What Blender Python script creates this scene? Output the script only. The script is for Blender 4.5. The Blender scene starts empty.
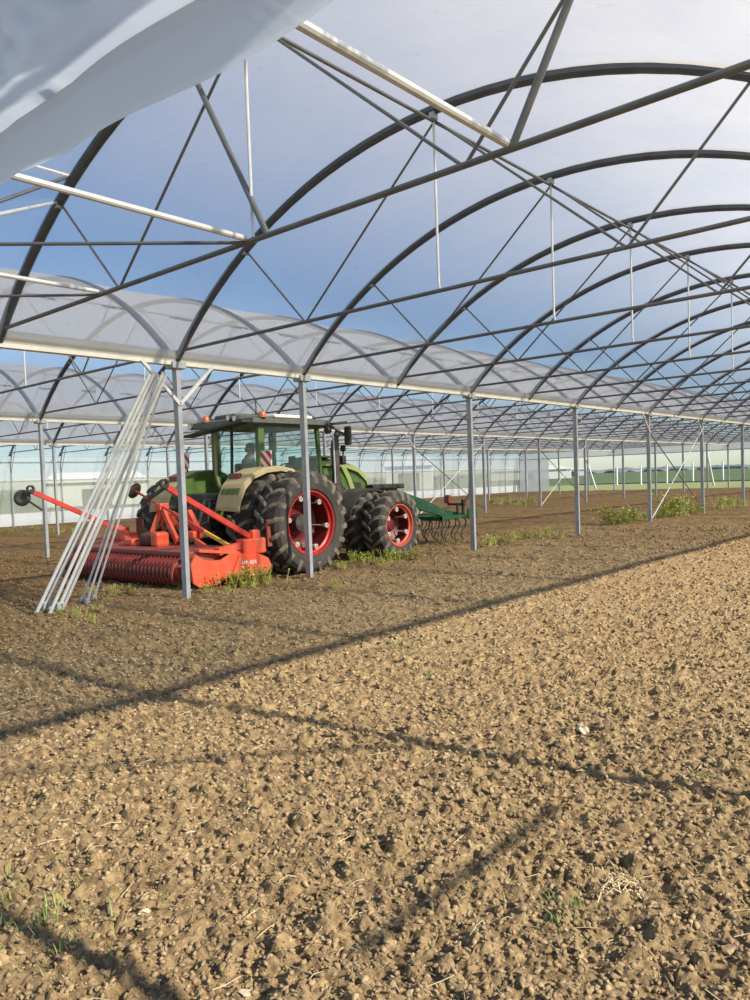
import bpy, bmesh, math, random
import numpy as np
from mathutils import Vector, Matrix
random.seed(7)
rng = np.random.default_rng(7)
S = bpy.context.scene
C = S.collection
PI = math.pi

# ------------------------------------------------------------------ camera, sky, sun, exposure
F, YAW, PITCH, ROLL, HC = 771.88, 0.7163, -0.0437, -0.0363, 1.6444
fw = Vector((-math.sin(YAW)*math.cos(PITCH), math.cos(YAW)*math.cos(PITCH), math.sin(PITCH)))
r0 = Vector((math.cos(YAW), math.sin(YAW), 0)); u0 = r0.cross(fw)
rr = math.cos(ROLL)*r0 + math.sin(ROLL)*u0; uu = -math.sin(ROLL)*r0 + math.cos(ROLL)*u0
cd = bpy.data.cameras.new('camera'); cam = bpy.data.objects.new('camera', cd); C.objects.link(cam)
cam.matrix_world = Matrix(((rr.x, uu.x, -fw.x, 0), (rr.y, uu.y, -fw.y, 0), (rr.z, uu.z, -fw.z, HC), (0, 0, 0, 1)))
cd.sensor_fit = 'VERTICAL'; cd.sensor_height = 36; cd.lens = F*36/1000; cd.shift_y = 0.0137
cd.clip_start = 0.05; cd.clip_end = 3000
S.camera = cam

SUNV = Vector((5.32, 0.74, 3.5)).normalized()          # towards the sun
w = bpy.data.worlds.new('sky'); S.world = w; w.use_nodes = True
nt = w.node_tree; bg = nt.nodes['Background']
sky = nt.nodes.new('ShaderNodeTexSky'); sky.sky_type = 'NISHITA'; sky.sun_disc = False
sky.sun_elevation = math.asin(SUNV.z); sky.sun_rotation = math.atan2(SUNV.x, SUNV.y)
sky.air_density = 1.0; sky.dust_density = 0.4; sky.ozone_density = 2.2
tn = nt.nodes.new('ShaderNodeMix'); tn.data_type = 'RGBA'; tn.blend_type = 'MULTIPLY'; tn.inputs[0].default_value = 1; tn.inputs[7].default_value = (0.91, 1.0, 1.10, 1)
nt.links.new(sky.outputs[0], tn.inputs[6]); nt.links.new(tn.outputs[2], bg.inputs[0]); bg.inputs[1].default_value = 0.145
sd = bpy.data.lights.new('sun', 'SUN'); sd.energy = 8.0; sd.angle = math.radians(1.2); sd.color = (1, 0.9, 0.74)
so = bpy.data.objects.new('sun', sd); C.objects.link(so); so.rotation_euler = SUNV.to_track_quat('Z', 'Y').to_euler()
so.location = (20, 3, 20)
S.view_settings.view_transform = 'Standard'; S.view_settings.look = 'None'
S.view_settings.exposure = 0.08; S.view_settings.gamma = 1
S.cycles.transparent_max_bounces = 40; S.cycles.max_bounces = 8; S.cycles.use_denoising = True
S.cycles.diffuse_bounces = 4; S.cycles.transmission_bounces = 8

# ------------------------------------------------------------------ measured layout (metres)
V1, Y0, L, W, H, HT, CZ = 9.68, 4.216, 2.557, 9.6, 3.48, 3.63, 2.04
JEND = 24
YEND = Y0 + JEND*L
ROWX = [-V1 + W - W*i for i in range(5)]                 # row 0 (by the camera) ... row 4 (side wall)
RAD = (4.8**2 + CZ**2)/(2*CZ)
def arc(s): return H + math.sqrt(max(0, RAD**2 - (s - 4.8)**2)) - (RAD - CZ)
def yj(j): return Y0 + L*j
def ray(px, py): return F*fw + (px - 375)*rr - (py - 513.7)*uu
def gnd(px, py, z=0.0):
    d = ray(px, py); t = (z - HC)/d.z; return Vector((0, 0, HC)) + t*d
def onY(px, py, Y):
    d = ray(px, py); return Vector((0, 0, HC)) + d*(Y/d.y)
def onX(px, py, X):
    d = ray(px, py); return Vector((0, 0, HC)) + d*(X/d.x)

# ------------------------------------------------------------------ materials
def mat(name, col, rough=0.6, metal=0.0, noise=0.0, nscale=8.0, col2=None, bump=0.0, bscale=40.0, spec=0.5):
    m = bpy.data.materials.new(name); m.use_nodes = True
    n = m.node_tree; b = n.nodes['Principled BSDF']
    b.inputs['Base Color'].default_value = (*col, 1); b.inputs['Roughness'].default_value = rough
    b.inputs['Metallic'].default_value = metal; b.inputs['Specular IOR Level'].default_value = spec
    tc = n.nodes.new('ShaderNodeTexCoord')
    if col2 is not None or noise:
        c2 = col2 if col2 is not None else tuple(c*(1 - noise) for c in col)
        t = n.nodes.new('ShaderNodeTexNoise'); t.inputs['Scale'].default_value = nscale; t.inputs['Detail'].default_value = 5
        rp = n.nodes.new('ShaderNodeValToRGB'); rp.color_ramp.elements[0].position = 0.38; rp.color_ramp.elements[1].position = 0.62
        rp.color_ramp.elements[0].color = (*c2, 1); rp.color_ramp.elements[1].color = (*col, 1)
        n.links.new(tc.outputs['Object'], t.inputs['Vector']); n.links.new(t.outputs['Fac'], rp.inputs['Fac'])
        n.links.new(rp.outputs['Color'], b.inputs['Base Color'])
    if bump:
        t2 = n.nodes.new('ShaderNodeTexNoise'); t2.inputs['Scale'].default_value = bscale; t2.inputs['Detail'].default_value = 4
        bp = n.nodes.new('ShaderNodeBump'); bp.inputs['Strength'].default_value = bump; bp.inputs['Distance'].default_value = 0.02
        n.links.new(tc.outputs['Object'], t2.inputs['Vector']); n.links.new(t2.outputs['Fac'], bp.inputs['Height'])
        n.links.new(bp.outputs['Normal'], b.inputs['Normal'])
    return m
galv = mat('galvanised_steel', (0.40, 0.41, 0.42), 0.5, 0.15, 0.18, 6.0)
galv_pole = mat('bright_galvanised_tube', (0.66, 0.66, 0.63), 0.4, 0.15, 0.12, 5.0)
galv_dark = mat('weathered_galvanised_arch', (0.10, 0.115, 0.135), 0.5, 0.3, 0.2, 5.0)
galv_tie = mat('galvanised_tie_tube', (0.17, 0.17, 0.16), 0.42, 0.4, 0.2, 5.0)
cream = mat('gutter_steel', (0.80, 0.77, 0.66), 0.42, 0.1, 0.1, 4.0)
red = mat('red_paint', (0.78, 0.085, 0.03), 0.45, 0, col2=(0.58, 0.11, 0.055), nscale=5)
redarm = mat('red_arm_paint', (0.62, 0.05, 0.035), 0.4, 0, 0.25, 6)
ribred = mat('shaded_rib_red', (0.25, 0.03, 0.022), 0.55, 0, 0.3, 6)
darkred = mat('dusty_red_paint', (0.33, 0.045, 0.03), 0.6, 0, col2=(0.20, 0.08, 0.055), nscale=6)
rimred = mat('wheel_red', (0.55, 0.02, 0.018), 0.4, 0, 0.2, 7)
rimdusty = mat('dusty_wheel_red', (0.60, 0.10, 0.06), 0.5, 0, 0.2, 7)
rimdark = mat('shaded_wheel_red', (0.13, 0.008, 0.009), 0.45, 0, 0.25, 7)  # recess shade of barrel, disc and hub put into the red
green = mat('tractor_green', (0.085, 0.155, 0.03), 0.38, 0, col2=(0.06, 0.10, 0.022), nscale=4)
lgreen = mat('light_green_paint', (0.30, 0.42, 0.10), 0.4, 0, col2=(0.36, 0.36, 0.15), nscale=5)
dust = mat('mud_dusted_green', (0.48, 0.38, 0.21), 0.8, 0, col2=(0.40, 0.34, 0.16), nscale=5, bump=0.3)
black = mat('black_plastic', (0.018, 0.018, 0.018), 0.5, 0, col2=(0.05, 0.045, 0.035), nscale=6)
iron = mat('dark_iron', (0.035, 0.033, 0.03), 0.55, 0.3, col2=(0.10, 0.085, 0.06), nscale=8)
tyre = mat('tyre_rubber', (0.020, 0.019, 0.018), 0.75, 0, col2=(0.045, 0.038, 0.030), nscale=5, bump=0.3)
tyre_side = mat('dusty_tyre_wall', (0.065, 0.057, 0.045), 0.8, 0, col2=(0.042, 0.038, 0.031), nscale=4)
lug = mat('tyre_lug', (0.075, 0.068, 0.058), 0.7, 0, col2=(0.20, 0.17, 0.12), nscale=7)  # lit lug ends painted paler, gap shade left to the darker tyre rubber
steelw = mat('pale_steel', (0.65, 0.62, 0.55), 0.4, 0.2, 0.1)
jgreen = mat('implement_green', (0.012, 0.10, 0.035), 0.4, 0, 0.4, 6)
exh = mat('burnt_exhaust', (0.10, 0.08, 0.065), 0.6, 0.3, 0.3)
rusty = mat('rusty_steel', (0.14, 0.055, 0.03), 0.75, 0.1, 0.3)
orange = mat('amber_lens', (0.42, 0.13, 0.05), 0.35)
white = mat('white_paint', (0.8, 0.8, 0.78), 0.5)
yellow = mat('yellow_sleeve', (0.72, 0.42, 0.06), 0.5)
grey = mat('grey_plastic', (0.085, 0.095, 0.075), 0.5, 0, 0.3)
skin = mat('skin', (0.50, 0.25, 0.16), 0.55)
jacket = mat('dark_jacket', (0.035, 0.037, 0.035), 0.8, 0, 0.3)
scarf = mat('olive_collar', (0.13, 0.12, 0.08), 0.85)
straw_m = mat('straw', (0.62, 0.50, 0.30), 0.8, 0, 0.25)
pale_stone = mat('pale_stone', (0.60, 0.49, 0.33), 0.85, 0, 0.2, 12, bump=0.4)
cement = mat('far_building', (0.62, 0.63, 0.60), 0.7)

def stripe_mat():
    m = mat('red_white_chevron', (0.7, 0.7, 0.68), 0.5); n = m.node_tree; b = n.nodes['Principled BSDF']
    tc = n.nodes.new('ShaderNodeTexCoord'); sp = n.nodes.new('ShaderNodeSeparateXYZ')
    ad = n.nodes.new('ShaderNodeMath'); ad.operation = 'ADD'; mu = n.nodes.new('ShaderNodeMath'); mu.operation = 'MULTIPLY'; mu.inputs[1].default_value = 4.6
    fr = n.nodes.new('ShaderNodeMath'); fr.operation = 'FRACT'; gt = n.nodes.new('ShaderNodeMath'); gt.operation = 'GREATER_THAN'; gt.inputs[1].default_value = 0.5
    mx = n.nodes.new('ShaderNodeMix'); mx.data_type = 'RGBA'
    mx.inputs[6].default_value = (0.75, 0.72, 0.68, 1); mx.inputs[7].default_value = (0.45, 0.03, 0.03, 1)
    n.links.new(tc.outputs['Object'], sp.inputs[0]); n.links.new(sp.outputs['X'], ad.inputs[0]); n.links.new(sp.outputs['Z'], ad.inputs[1])
    n.links.new(ad.outputs[0], mu.inputs[0]); n.links.new(mu.outputs[0], fr.inputs[0]); n.links.new(fr.outputs[0], gt.inputs[0])
    n.links.new(gt.outputs[0], mx.inputs[0]); n.links.new(mx.outputs[2], b.inputs['Base Color'])
    return m
stripes = stripe_mat()

MARKU = 8.47*1.1
def film_mat(name, base=0.34, edge=0.75, tint=(0.93, 0.95, 0.97), white_c=(0.86, 0.87, 0.88), dirt=True, marks=False, trans=0.65):
    m = bpy.data.materials.new(name); m.use_nodes = True; n = m.node_tree; n.nodes.clear()
    N = n.nodes.new; K = n.links.new
    out = N('ShaderNodeOutputMaterial'); mix = N('ShaderNodeMixShader'); tr = N('ShaderNodeBsdfTransparent'); tr.inputs[0].default_value = (*tint, 1)
    tl = N('ShaderNodeBsdfTranslucent'); df = N('ShaderNodeBsdfDiffuse'); m2 = N('ShaderNodeMixShader'); m2.inputs[0].default_value = trans
    gl = N('ShaderNodeBsdfGlossy'); gl.inputs['Roughness'].default_value = 0.25; m3 = N('ShaderNodeMixShader'); m3.inputs[0].default_value = 0.04
    lw = N('ShaderNodeLayerWeight'); lw.inputs[0].default_value = 0.35
    mr = N('ShaderNodeMapRange'); mr.inputs[3].default_value = base; mr.inputs[4].default_value = edge
    tc = N('ShaderNodeTexCoord'); nz = N('ShaderNodeTexNoise'); nz.inputs['Scale'].default_value = 0.9; nz.inputs['Detail'].default_value = 6
    K(tc.outputs['Object'], nz.inputs['Vector'])
    ad = N('ShaderNodeMath'); ad.operation = 'MULTIPLY_ADD'; ad.inputs[1].default_value = 0.22; ad.inputs[2].default_value = -0.11
    K(nz.outputs['Fac'], ad.inputs[0])
    sm = N('ShaderNodeMath'); sm.operation = 'ADD'; sm.use_clamp = True
    K(lw.outputs['Facing'], mr.inputs[0]); K(mr.outputs[0], sm.inputs[0]); K(ad.outputs[0], sm.inputs[1])
    fac = sm.outputs[0]; col = None
    cm = N('ShaderNodeMix'); cm.data_type = 'RGBA'; cm.inputs[6].default_value = (*white_c, 1); cm.inputs[7].default_value = (0.62, 0.42, 0.30, 1)
    if dirt:
        n2 = N('ShaderNodeTexNoise'); n2.inputs['Scale'].default_value = 9; n2.inputs['Detail'].default_value = 8; n2.inputs['Roughness'].default_value = 0.75
        K(tc.outputs['Object'], n2.inputs['Vector'])
        rp = N('ShaderNodeMapRange'); rp.inputs[1].default_value = 0.56; rp.inputs[2].default_value = 0.72; rp.inputs[4].default_value = 0.35
        K(n2.outputs['Fac'], rp.inputs[0]); K(rp.outputs[0], cm.inputs[0])
    else: cm.inputs[0].default_value = 0
    col = cm.outputs[2]
    if marks:   # line of small dark print along each side of the roof film
        uv = N('ShaderNodeUVMap'); sp = N('ShaderNodeSeparateXYZ'); K(uv.outputs[0], sp.inputs[0])
        def mth(op, a, b=None, c=None):
            q = N('ShaderNodeMath'); q.operation = op
            for i, v in enumerate((a, b, c)):
                if v is None: continue
                if isinstance(v, (int, float)): q.inputs[i].default_value = v
                else: K(v, q.inputs[i])
            return q.outputs[0]
        u, v = sp.outputs[0], sp.outputs[1]
        fv = mth('FRACT', mth('MULTIPLY', mth('SUBTRACT', v, 0.35), 1/1.2))
        du = mth('ABSOLUTE', mth('SUBTRACT', u, MARKU))
        inb = mth('LESS_THAN', du, 0.05); ind = mth('LESS_THAN', fv, 0.38)
        n3 = N('ShaderNodeTexNoise'); n3.inputs['Scale'].default_value = 26; n3.inputs['Detail'].default_value = 1; K(uv.outputs[0], n3.inputs['Vector'])
        ink = mth('GREATER_THAN', n3.outputs['Fac'], 0.46)
        mk = mth('MULTIPLY', mth('MULTIPLY', inb, ind), ink)
        c3 = N('ShaderNodeMix'); c3.data_type = 'RGBA'; c3.inputs[7].default_value = (0.03, 0.03, 0.03, 1); K(mk, c3.inputs[0]); K(col, c3.inputs[6])
        col = c3.outputs[2]; fac = mth('MAXIMUM', fac, mth('MULTIPLY', mk, 0.85))
    K(col, tl.inputs[0]); K(col, df.inputs[0])
    K(df.outputs[0], m2.inputs[1]); K(tl.outputs[0], m2.inputs[2]); K(m2.outputs[0], m3.inputs[1]); K(gl.outputs[0], m3.inputs[2])
    K(fac, mix.inputs[0]); K(tr.outputs[0], mix.inputs[1]); K(m3.outputs[0], mix.inputs[2]); K(mix.outputs[0], out.inputs[0])
    return m
film = film_mat('roof_film', 0.40, 0.68, white_c=(0.78, 0.765, 0.735), marks=True)
wallfilm = film_mat('side_film', 0.55, 0.75, white_c=(0.80, 0.85, 0.95), dirt=False)
skirt = film_mat('white_skirt_film', 0.85, 0.9, dirt=False, trans=0.4)
loose = film_mat('loose_film', 0.93, 0.98, tint=(0.86, 0.92, 1.0), white_c=(0.64, 0.70, 0.80), dirt=False, trans=0.7)  # the sheet's bluish shade is put into its tint and white
netting = film_mat('side_netting', 0.62, 0.75, tint=(0.9, 0.92, 0.88), white_c=(0.6, 0.62, 0.52), dirt=False, trans=0.5)

def glass_mat():
    m = bpy.data.materials.new('tinted_glass'); m.use_nodes = True; n = m.node_tree; n.nodes.clear()
    out = n.nodes.new('ShaderNodeOutputMaterial'); mx = n.nodes.new('ShaderNodeMixShader'); tr = n.nodes.new('ShaderNodeBsdfTransparent')
    tr.inputs[0].default_value = (0.90, 0.965, 0.96, 1); gl = n.nodes.new('ShaderNodeBsdfGlossy'); gl.inputs['Roughness'].default_value = 0.05
    lw = n.nodes.new('ShaderNodeLayerWeight'); lw.inputs[0].default_value = 0.2
    ad = n.nodes.new('ShaderNodeMath'); ad.operation = 'MULTIPLY_ADD'; ad.inputs[1].default_value = 0.16; ad.inputs[2].default_value = 0.012
    n.links.new(lw.outputs['Facing'], ad.inputs[0]); n.links.new(ad.outputs[0], mx.inputs[0])
    n.links.new(tr.outputs[0], mx.inputs[1]); n.links.new(gl.outputs[0], mx.inputs[2]); n.links.new(mx.outputs[0], out.inputs[0])
    return m
glass = glass_mat()

def soil_mat(name, a, b, c, bump=0.6):
    m = bpy.data.materials.new(name); m.use_nodes = True; n = m.node_tree; N = n.nodes.new; K = n.links.new
    bs = n.nodes['Principled BSDF']; bs.inputs['Roughness'].default_value = 0.95; bs.inputs['Specular IOR Level'].default_value = 0.15
    tc = N('ShaderNodeTexCoord')
    n1 = N('ShaderNodeTexNoise'); n1.inputs['Scale'].default_value = 22; n1.inputs['Detail'].default_value = 8; n1.inputs['Roughness'].default_value = 0.7
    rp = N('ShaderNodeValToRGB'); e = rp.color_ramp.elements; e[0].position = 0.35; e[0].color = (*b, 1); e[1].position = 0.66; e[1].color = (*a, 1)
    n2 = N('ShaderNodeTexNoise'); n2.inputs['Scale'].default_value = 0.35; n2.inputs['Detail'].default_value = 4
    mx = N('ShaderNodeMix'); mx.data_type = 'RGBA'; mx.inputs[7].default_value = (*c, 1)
    # moister, browner soil away from the open end, with the roof film's dimming painted in
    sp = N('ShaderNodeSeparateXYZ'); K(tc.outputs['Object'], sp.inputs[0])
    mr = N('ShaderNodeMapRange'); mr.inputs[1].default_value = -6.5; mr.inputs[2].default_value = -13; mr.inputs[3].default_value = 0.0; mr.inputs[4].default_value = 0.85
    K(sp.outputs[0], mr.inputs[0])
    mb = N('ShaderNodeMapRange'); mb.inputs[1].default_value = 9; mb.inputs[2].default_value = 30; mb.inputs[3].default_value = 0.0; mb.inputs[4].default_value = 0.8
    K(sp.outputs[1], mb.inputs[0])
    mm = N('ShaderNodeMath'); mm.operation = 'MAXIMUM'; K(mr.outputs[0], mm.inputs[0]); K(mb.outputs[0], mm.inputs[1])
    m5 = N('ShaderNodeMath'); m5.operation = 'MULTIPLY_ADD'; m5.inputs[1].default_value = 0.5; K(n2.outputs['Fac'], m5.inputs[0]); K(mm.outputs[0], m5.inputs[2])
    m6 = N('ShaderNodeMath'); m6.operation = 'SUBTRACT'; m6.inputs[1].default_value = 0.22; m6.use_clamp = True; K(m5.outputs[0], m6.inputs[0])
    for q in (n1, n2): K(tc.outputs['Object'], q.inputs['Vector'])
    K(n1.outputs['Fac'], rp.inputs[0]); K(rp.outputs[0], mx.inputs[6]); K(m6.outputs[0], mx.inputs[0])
    # keep the grain on the moist and dimmed colour too
    m7 = N('ShaderNodeMix'); m7.data_type = 'RGBA'; m7.blend_type = 'MULTIPLY'; m7.inputs[0].default_value = 0.5
    r2 = N('ShaderNodeMapRange'); r2.inputs[1].default_value = 0.3; r2.inputs[2].default_value = 0.7; r2.inputs[3].default_value = 0.45; r2.inputs[4].default_value = 1.35
    n3 = N('ShaderNodeTexNoise'); n3.inputs['Scale'].default_value = 7; n3.inputs['Detail'].default_value = 8; n3.inputs['Roughness'].default_value = 0.75
    K(tc.outputs['Object'], n3.inputs['Vector']); K(n3.outputs['Fac'], r2.inputs[0]); K(mx.outputs[2], m7.inputs[6]); K(r2.outputs[0], m7.inputs[7])
    K(m7.outputs[2], bs.inputs['Base Color'])
    n4 = N('ShaderNodeTexNoise'); n4.inputs['Scale'].default_value = 60; n4.inputs['Detail'].default_value = 8; n4.inputs['Roughness'].default_value = 0.8
    bp = N('ShaderNodeBump'); bp.inputs['Strength'].default_value = bump; bp.inputs['Distance'].default_value = 0.02
    K(tc.outputs['Object'], n4.inputs['Vector']); K(n4.outputs['Fac'], bp.inputs['Height']); K(bp.outputs[0], bs.inputs['Normal'])
    return m
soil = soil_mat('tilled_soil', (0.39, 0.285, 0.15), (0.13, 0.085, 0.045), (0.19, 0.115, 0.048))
clodm = soil_mat('soil_clod', (0.52, 0.395, 0.23), (0.21, 0.145, 0.08), (0.24, 0.15, 0.07))
grassy = mat('verge_grass', (0.26, 0.28, 0.10), 0.9, 0, col2=(0.20, 0.24, 0.07), nscale=0.4)
crop = mat('crop_green', (0.085, 0.125, 0.03), 0.9, 0, col2=(0.065, 0.10, 0.028), nscale=0.05)
leafy = mat('weed_leaf', (0.52, 0.50, 0.10), 0.6, 0, col2=(0.26, 0.32, 0.06), nscale=6)
leafg = mat('grass_blade', (0.11, 0.17, 0.04), 0.6, 0, col2=(0.24, 0.30, 0.07), nscale=9)
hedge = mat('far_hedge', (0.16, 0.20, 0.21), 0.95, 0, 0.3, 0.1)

# ------------------------------------------------------------------ mesh helpers
class MB:
    def __init__(s): s.v = []; s.f = []; s.m = []
    def add(s, v, f, mi=0):
        o = len(s.v); s.v += [tuple(p) for p in v]; s.f += [tuple(i + o for i in q) for q in f]; s.m += [mi]*len(f); return s
    def box(s, a, b, mi=0, M=None):
        x0, y0, z0 = a; x1, y1, z1 = b
        v = [Vector(p) for p in ((x0,y0,z0),(x1,y0,z0),(x1,y1,z0),(x0,y1,z0),(x0,y0,z1),(x1,y0,z1),(x1,y1,z1),(x0,y1,z1))]
        if M: v = [M @ p for p in v]
        return s.add(v, [(0,3,2,1),(4,5,6,7),(0,1,5,4),(1,2,6,5),(2,3,7,6),(3,0,4,7)], mi)
    def bbox(s, a, b, r=0.02, mi=0, M=None):       # box with its edges bevelled
        bm = bmesh.new(); bmesh.ops.create_cube(bm, size=1)
        for v in bm.verts: v.co = Vector(((a[0]+b[0])/2 + v.co.x*(b[0]-a[0]), (a[1]+b[1])/2 + v.co.y*(b[1]-a[1]), (a[2]+b[2])/2 + v.co.z*(b[2]-a[2])))
        bmesh.ops.bevel(bm, geom=bm.edges[:], offset=r, segments=2, affect='EDGES', profile=0.5)
        bm.verts.ensure_lookup_table()
        v = [M @ q.co if M else q.co.copy() for q in bm.verts]; f = [[q.index for q in p.verts] for p in bm.faces]; bm.free()
        return s.add(v, f, mi)
    def tube(s, pts, r, n=8, mi=0, cap=True, sq=1.0):
        pts = [Vector(p) for p in pts]; rs = r if isinstance(r, (list, tuple)) else [r]*len(pts)
        v = []; f = []; up = None
        for i, p in enumerate(pts):
            t = (pts[min(i+1, len(pts)-1)] - pts[max(i-1, 0)]).normalized()
            if up is None: up = Vector((0, 0, 1)) if abs(t.z) < 0.9 else Vector((0, 1, 0))
            a = t.cross(up).normalized(); b = a.cross(t).normalized(); up = b
            for k in range(n):
                q = 2*PI*(k + 0.5)/n; v.append(p + rs[i]*(math.cos(q)*a*sq + math.sin(q)*b))
        for i in range(len(pts)-1):
            for k in range(n):
                k2 = (k+1) % n; f.append((i*n+k, i*n+k2, (i+1)*n+k2, (i+1)*n+k))
        if cap: f.append(tuple(range(n))[::-1]); f.append(tuple((len(pts)-1)*n + k for k in range(n)))
        return s.add(v, f, mi)
    def bar(s, a, b, w_, h_, mi=0):                 # rectangular bar between two points
        a = Vector(a); b = Vector(b); t = (b - a).normalized()
        up = Vector((0, 0, 1)) if abs(t.z) < 0.95 else Vector((0, 1, 0))
        x = t.cross(up).normalized(); z = x.cross(t).normalized()
        v = [p + sx*x*w_/2 + sz*z*h_/2 for p in (a, b) for sx, sz in ((-1,-1),(1,-1),(1,1),(-1,1))]
        return s.add(v, [(0,1,2,3),(7,6,5,4),(0,4,5,1),(1,5,6,2),(2,6,7,3),(3,7,4,0)], mi)
    def rev(s, prof, c, n=32, mi=0, axis='X'):      # profile of (offset along axis, radius)
        v = []; f = []; m = len(prof)
        for k in range(n):
            a = 2*PI*k/n; ca, sa = math.cos(a), math.sin(a)
            for o, r in prof:
                if axis == 'X': v.append((c[0]+o, c[1]+r*ca, c[2]+r*sa))
                elif axis == 'Z': v.append((c[0]+r*ca, c[1]+r*sa, c[2]+o))
                else: v.append((c[0]+r*sa, c[1]+o, c[2]+r*ca))
        for k in range(n):
            k2 = (k+1) % n
            for i in range(m-1): f.append((k*m+i, k*m+i+1, k2*m+i+1, k2*m+i))
        return s.add(v, f, mi)
    def prism(s, poly, a, b, axis='X', mi=0):       # poly in the other two axes
        n = len(poly)
        def P(t, p): return {'X': (t, p[0], p[1]), 'Y': (p[0], t, p[1]), 'Z': (p[0], p[1], t)}[axis]
        v = [P(a, p) for p in poly] + [P(b, p) for p in poly]
        f = [tuple(range(n))[::-1], tuple(range(n, 2*n))] + [(i, (i+1) % n, (i+1) % n + n, i+n) for i in range(n)]
        return s.add(v, f, mi)
    def loft(s, rings, mi=0, cap=True):
        n = len(rings[0]); v = [p for r in rings for p in r]; f = []
        for i in range(len(rings)-1):
            for k in range(n):
                k2 = (k+1) % n; f.append((i*n+k, i*n+k2, (i+1)*n+k2, (i+1)*n+k))
        if cap: f.append(tuple(range(n))[::-1]); f.append(tuple((len(rings)-1)*n+k for k in range(n)))
        return s.add(v, f, mi)
    def mesh(s, name, mats, smooth=False):
        me = bpy.data.meshes.new(name); me.from_pydata(s.v, [], s.f)
        for m in (mats if isinstance(mats, (list, tuple)) else [mats]): me.materials.append(m)
        me.polygons.foreach_set('material_index', s.m)
        bm = bmesh.new(); bm.from_mesh(me); bmesh.ops.recalc_face_normals(bm, faces=bm.faces[:]); bm.to_mesh(me); bm.free()
        if smooth:
            me.polygons.foreach_set('use_smooth', [True]*len(me.polygons))
            me.set_sharp_from_angle(angle=math.radians(35))
        me.update(); return me
    def build(s, name, mats, parent=None, smooth=False, loc=None):
        o = bpy.data.objects.new(name, s.mesh(name, mats, smooth)); C.objects.link(o)
        if parent: o.parent = parent
        if loc is not None: o.location = loc
        return o
def inst(name, me, parent=None, loc=None, rot=None, scale=None):
    o = bpy.data.objects.new(name, me); C.objects.link(o)
    if parent: o.parent = parent
    if loc is not None: o.location = loc
    if rot is not None: o.rotation_euler = rot
    if scale is not None: o.scale = scale
    return o
def tag(o, label=None, cat=None, group=None, kind=None):
    if label: o['label'] = label
    if cat: o['category'] = cat
    if group: o['group'] = group
    if kind: o['kind'] = kind
    return o
def empty(name, loc=(0, 0, 0)):
    o = bpy.data.objects.new(name, None); C.objects.link(o); o.location = loc; o.empty_display_size = 0.2; return o
ORD = ['zeroth','first','second','third','fourth','fifth','sixth','seventh','eighth','ninth','tenth','eleventh','twelfth','thirteenth','fourteenth','fifteenth','sixteenth','seventeenth','eighteenth','nineteenth','twentieth',
       'twenty-first','twenty-second','twenty-third','twenty-fourth','twenty-fifth','twenty-sixth','twenty-seventh','twenty-eighth','twenty-ninth','thirtieth','thirty-first','thirty-second','thirty-third']
BAY = ['nearest', 'second', 'third', 'fourth']

# ------------------------------------------------------------------ soil
def cells(X, Y, size, seed, rmin, rmax, keep=1.0):
    """height of rounded clods, one per jittered cell"""
    gx = np.floor(X/size).astype(np.int64); gy = np.floor(Y/size).astype(np.int64); out = np.zeros_like(X)
    for dx in (-1, 0, 1):
        for dy in (-1, 0, 1):
            ix = gx+dx; iy = gy+dy
            h = (ix*73856093 ^ iy*19349663 ^ seed*83492791) & 0x7fffffff
            def rnd(k):
                q = (h*(2654435761+k*40503) + k*97) & 0xffffffff; q ^= q >> 15; q = (q*2246822519) & 0xffffffff; q ^= q >> 13
                return (q & 0xffff)/65535.0
            cx = (ix+rnd(1))*size; cy = (iy+rnd(2))*size; r = (rmin+(rmax-rmin)*rnd(3)**2)*size
            st = 0.7+0.6*rnd(5); an = rnd(6)*PI; ca, sa = np.cos(an), np.sin(an)
            ax = (X-cx)*ca+(Y-cy)*sa; ay = -(X-cx)*sa+(Y-cy)*ca
            d = np.sqrt((ax*st)**2+(ay/st)**2)/r
            b = np.where(rnd(4) < keep, np.sqrt(np.clip(1-d**2, 0, 1)), 0)*r*(0.55+0.5*rnd(7))
            out = np.maximum(out, b)
    return out
def vnoise(X, Y, size, seed):
    x = X/size; y = Y/size; ix = np.floor(x).astype(np.int64); iy = np.floor(y).astype(np.int64); fx = x-ix; fy = y-iy
    fx = fx*fx*(3-2*fx); fy = fy*fy*(3-2*fy)
    def h(a, b):
        q = ((a*73856093) ^ (b*19349663) ^ (seed*83492791)) & 0xffffffff; q ^= q >> 15; q = (q*2246822519) & 0xffffffff; q ^= q >> 13; return (q & 0xffff)/32767.5-1
    return (h(ix,iy)*(1-fx)+h(ix+1,iy)*fx)*(1-fy)+(h(ix,iy+1)*(1-fx)+h(ix+1,iy+1)*fx)*fy
def soil_h(X, Y):
    X = np.asarray(X, float); Y = np.asarray(Y, float)
    z = 0.018*vnoise(X, Y, 0.9, 3)+0.008*vnoise(X, Y, 0.3, 4)+0.006*vnoise(X, Y, 0.11, 5)+0.008*vnoise(X, Y, 0.045, 6)+0.005*vnoise(X, Y, 0.022, 8)
    z += cells(X, Y, 0.16, 11, 0.12, 0.42, 0.55)*0.8+cells(X, Y, 0.075, 12, 0.2, 0.55, 0.8)*1.0+cells(X, Y, 0.035, 13, 0.3, 0.6, 0.8)*1.0
    return z-0.035
def axis(lo, hi, c0, c1, fine, g):
    a = [c0]; 
    while a[-1] < c1: a.append(a[-1]+fine)
    while a[-1] < hi: a.append(a[-1]+max(fine, (a[-1]-c1)*g+fine))
    b = [c0]
    while b[-1] > lo: b.append(b[-1]-max(fine, (c0-b[-1])*g+fine))
    return np.array(sorted(set(b+a)))
xs = axis(-44, 22, -3.2, 0.9, 0.014, 0.011); ys = axis(-6, YEND+1.0, 1.0, 4.2, 0.014, 0.0105)
GX, GY = np.meshgrid(xs, ys)
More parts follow.
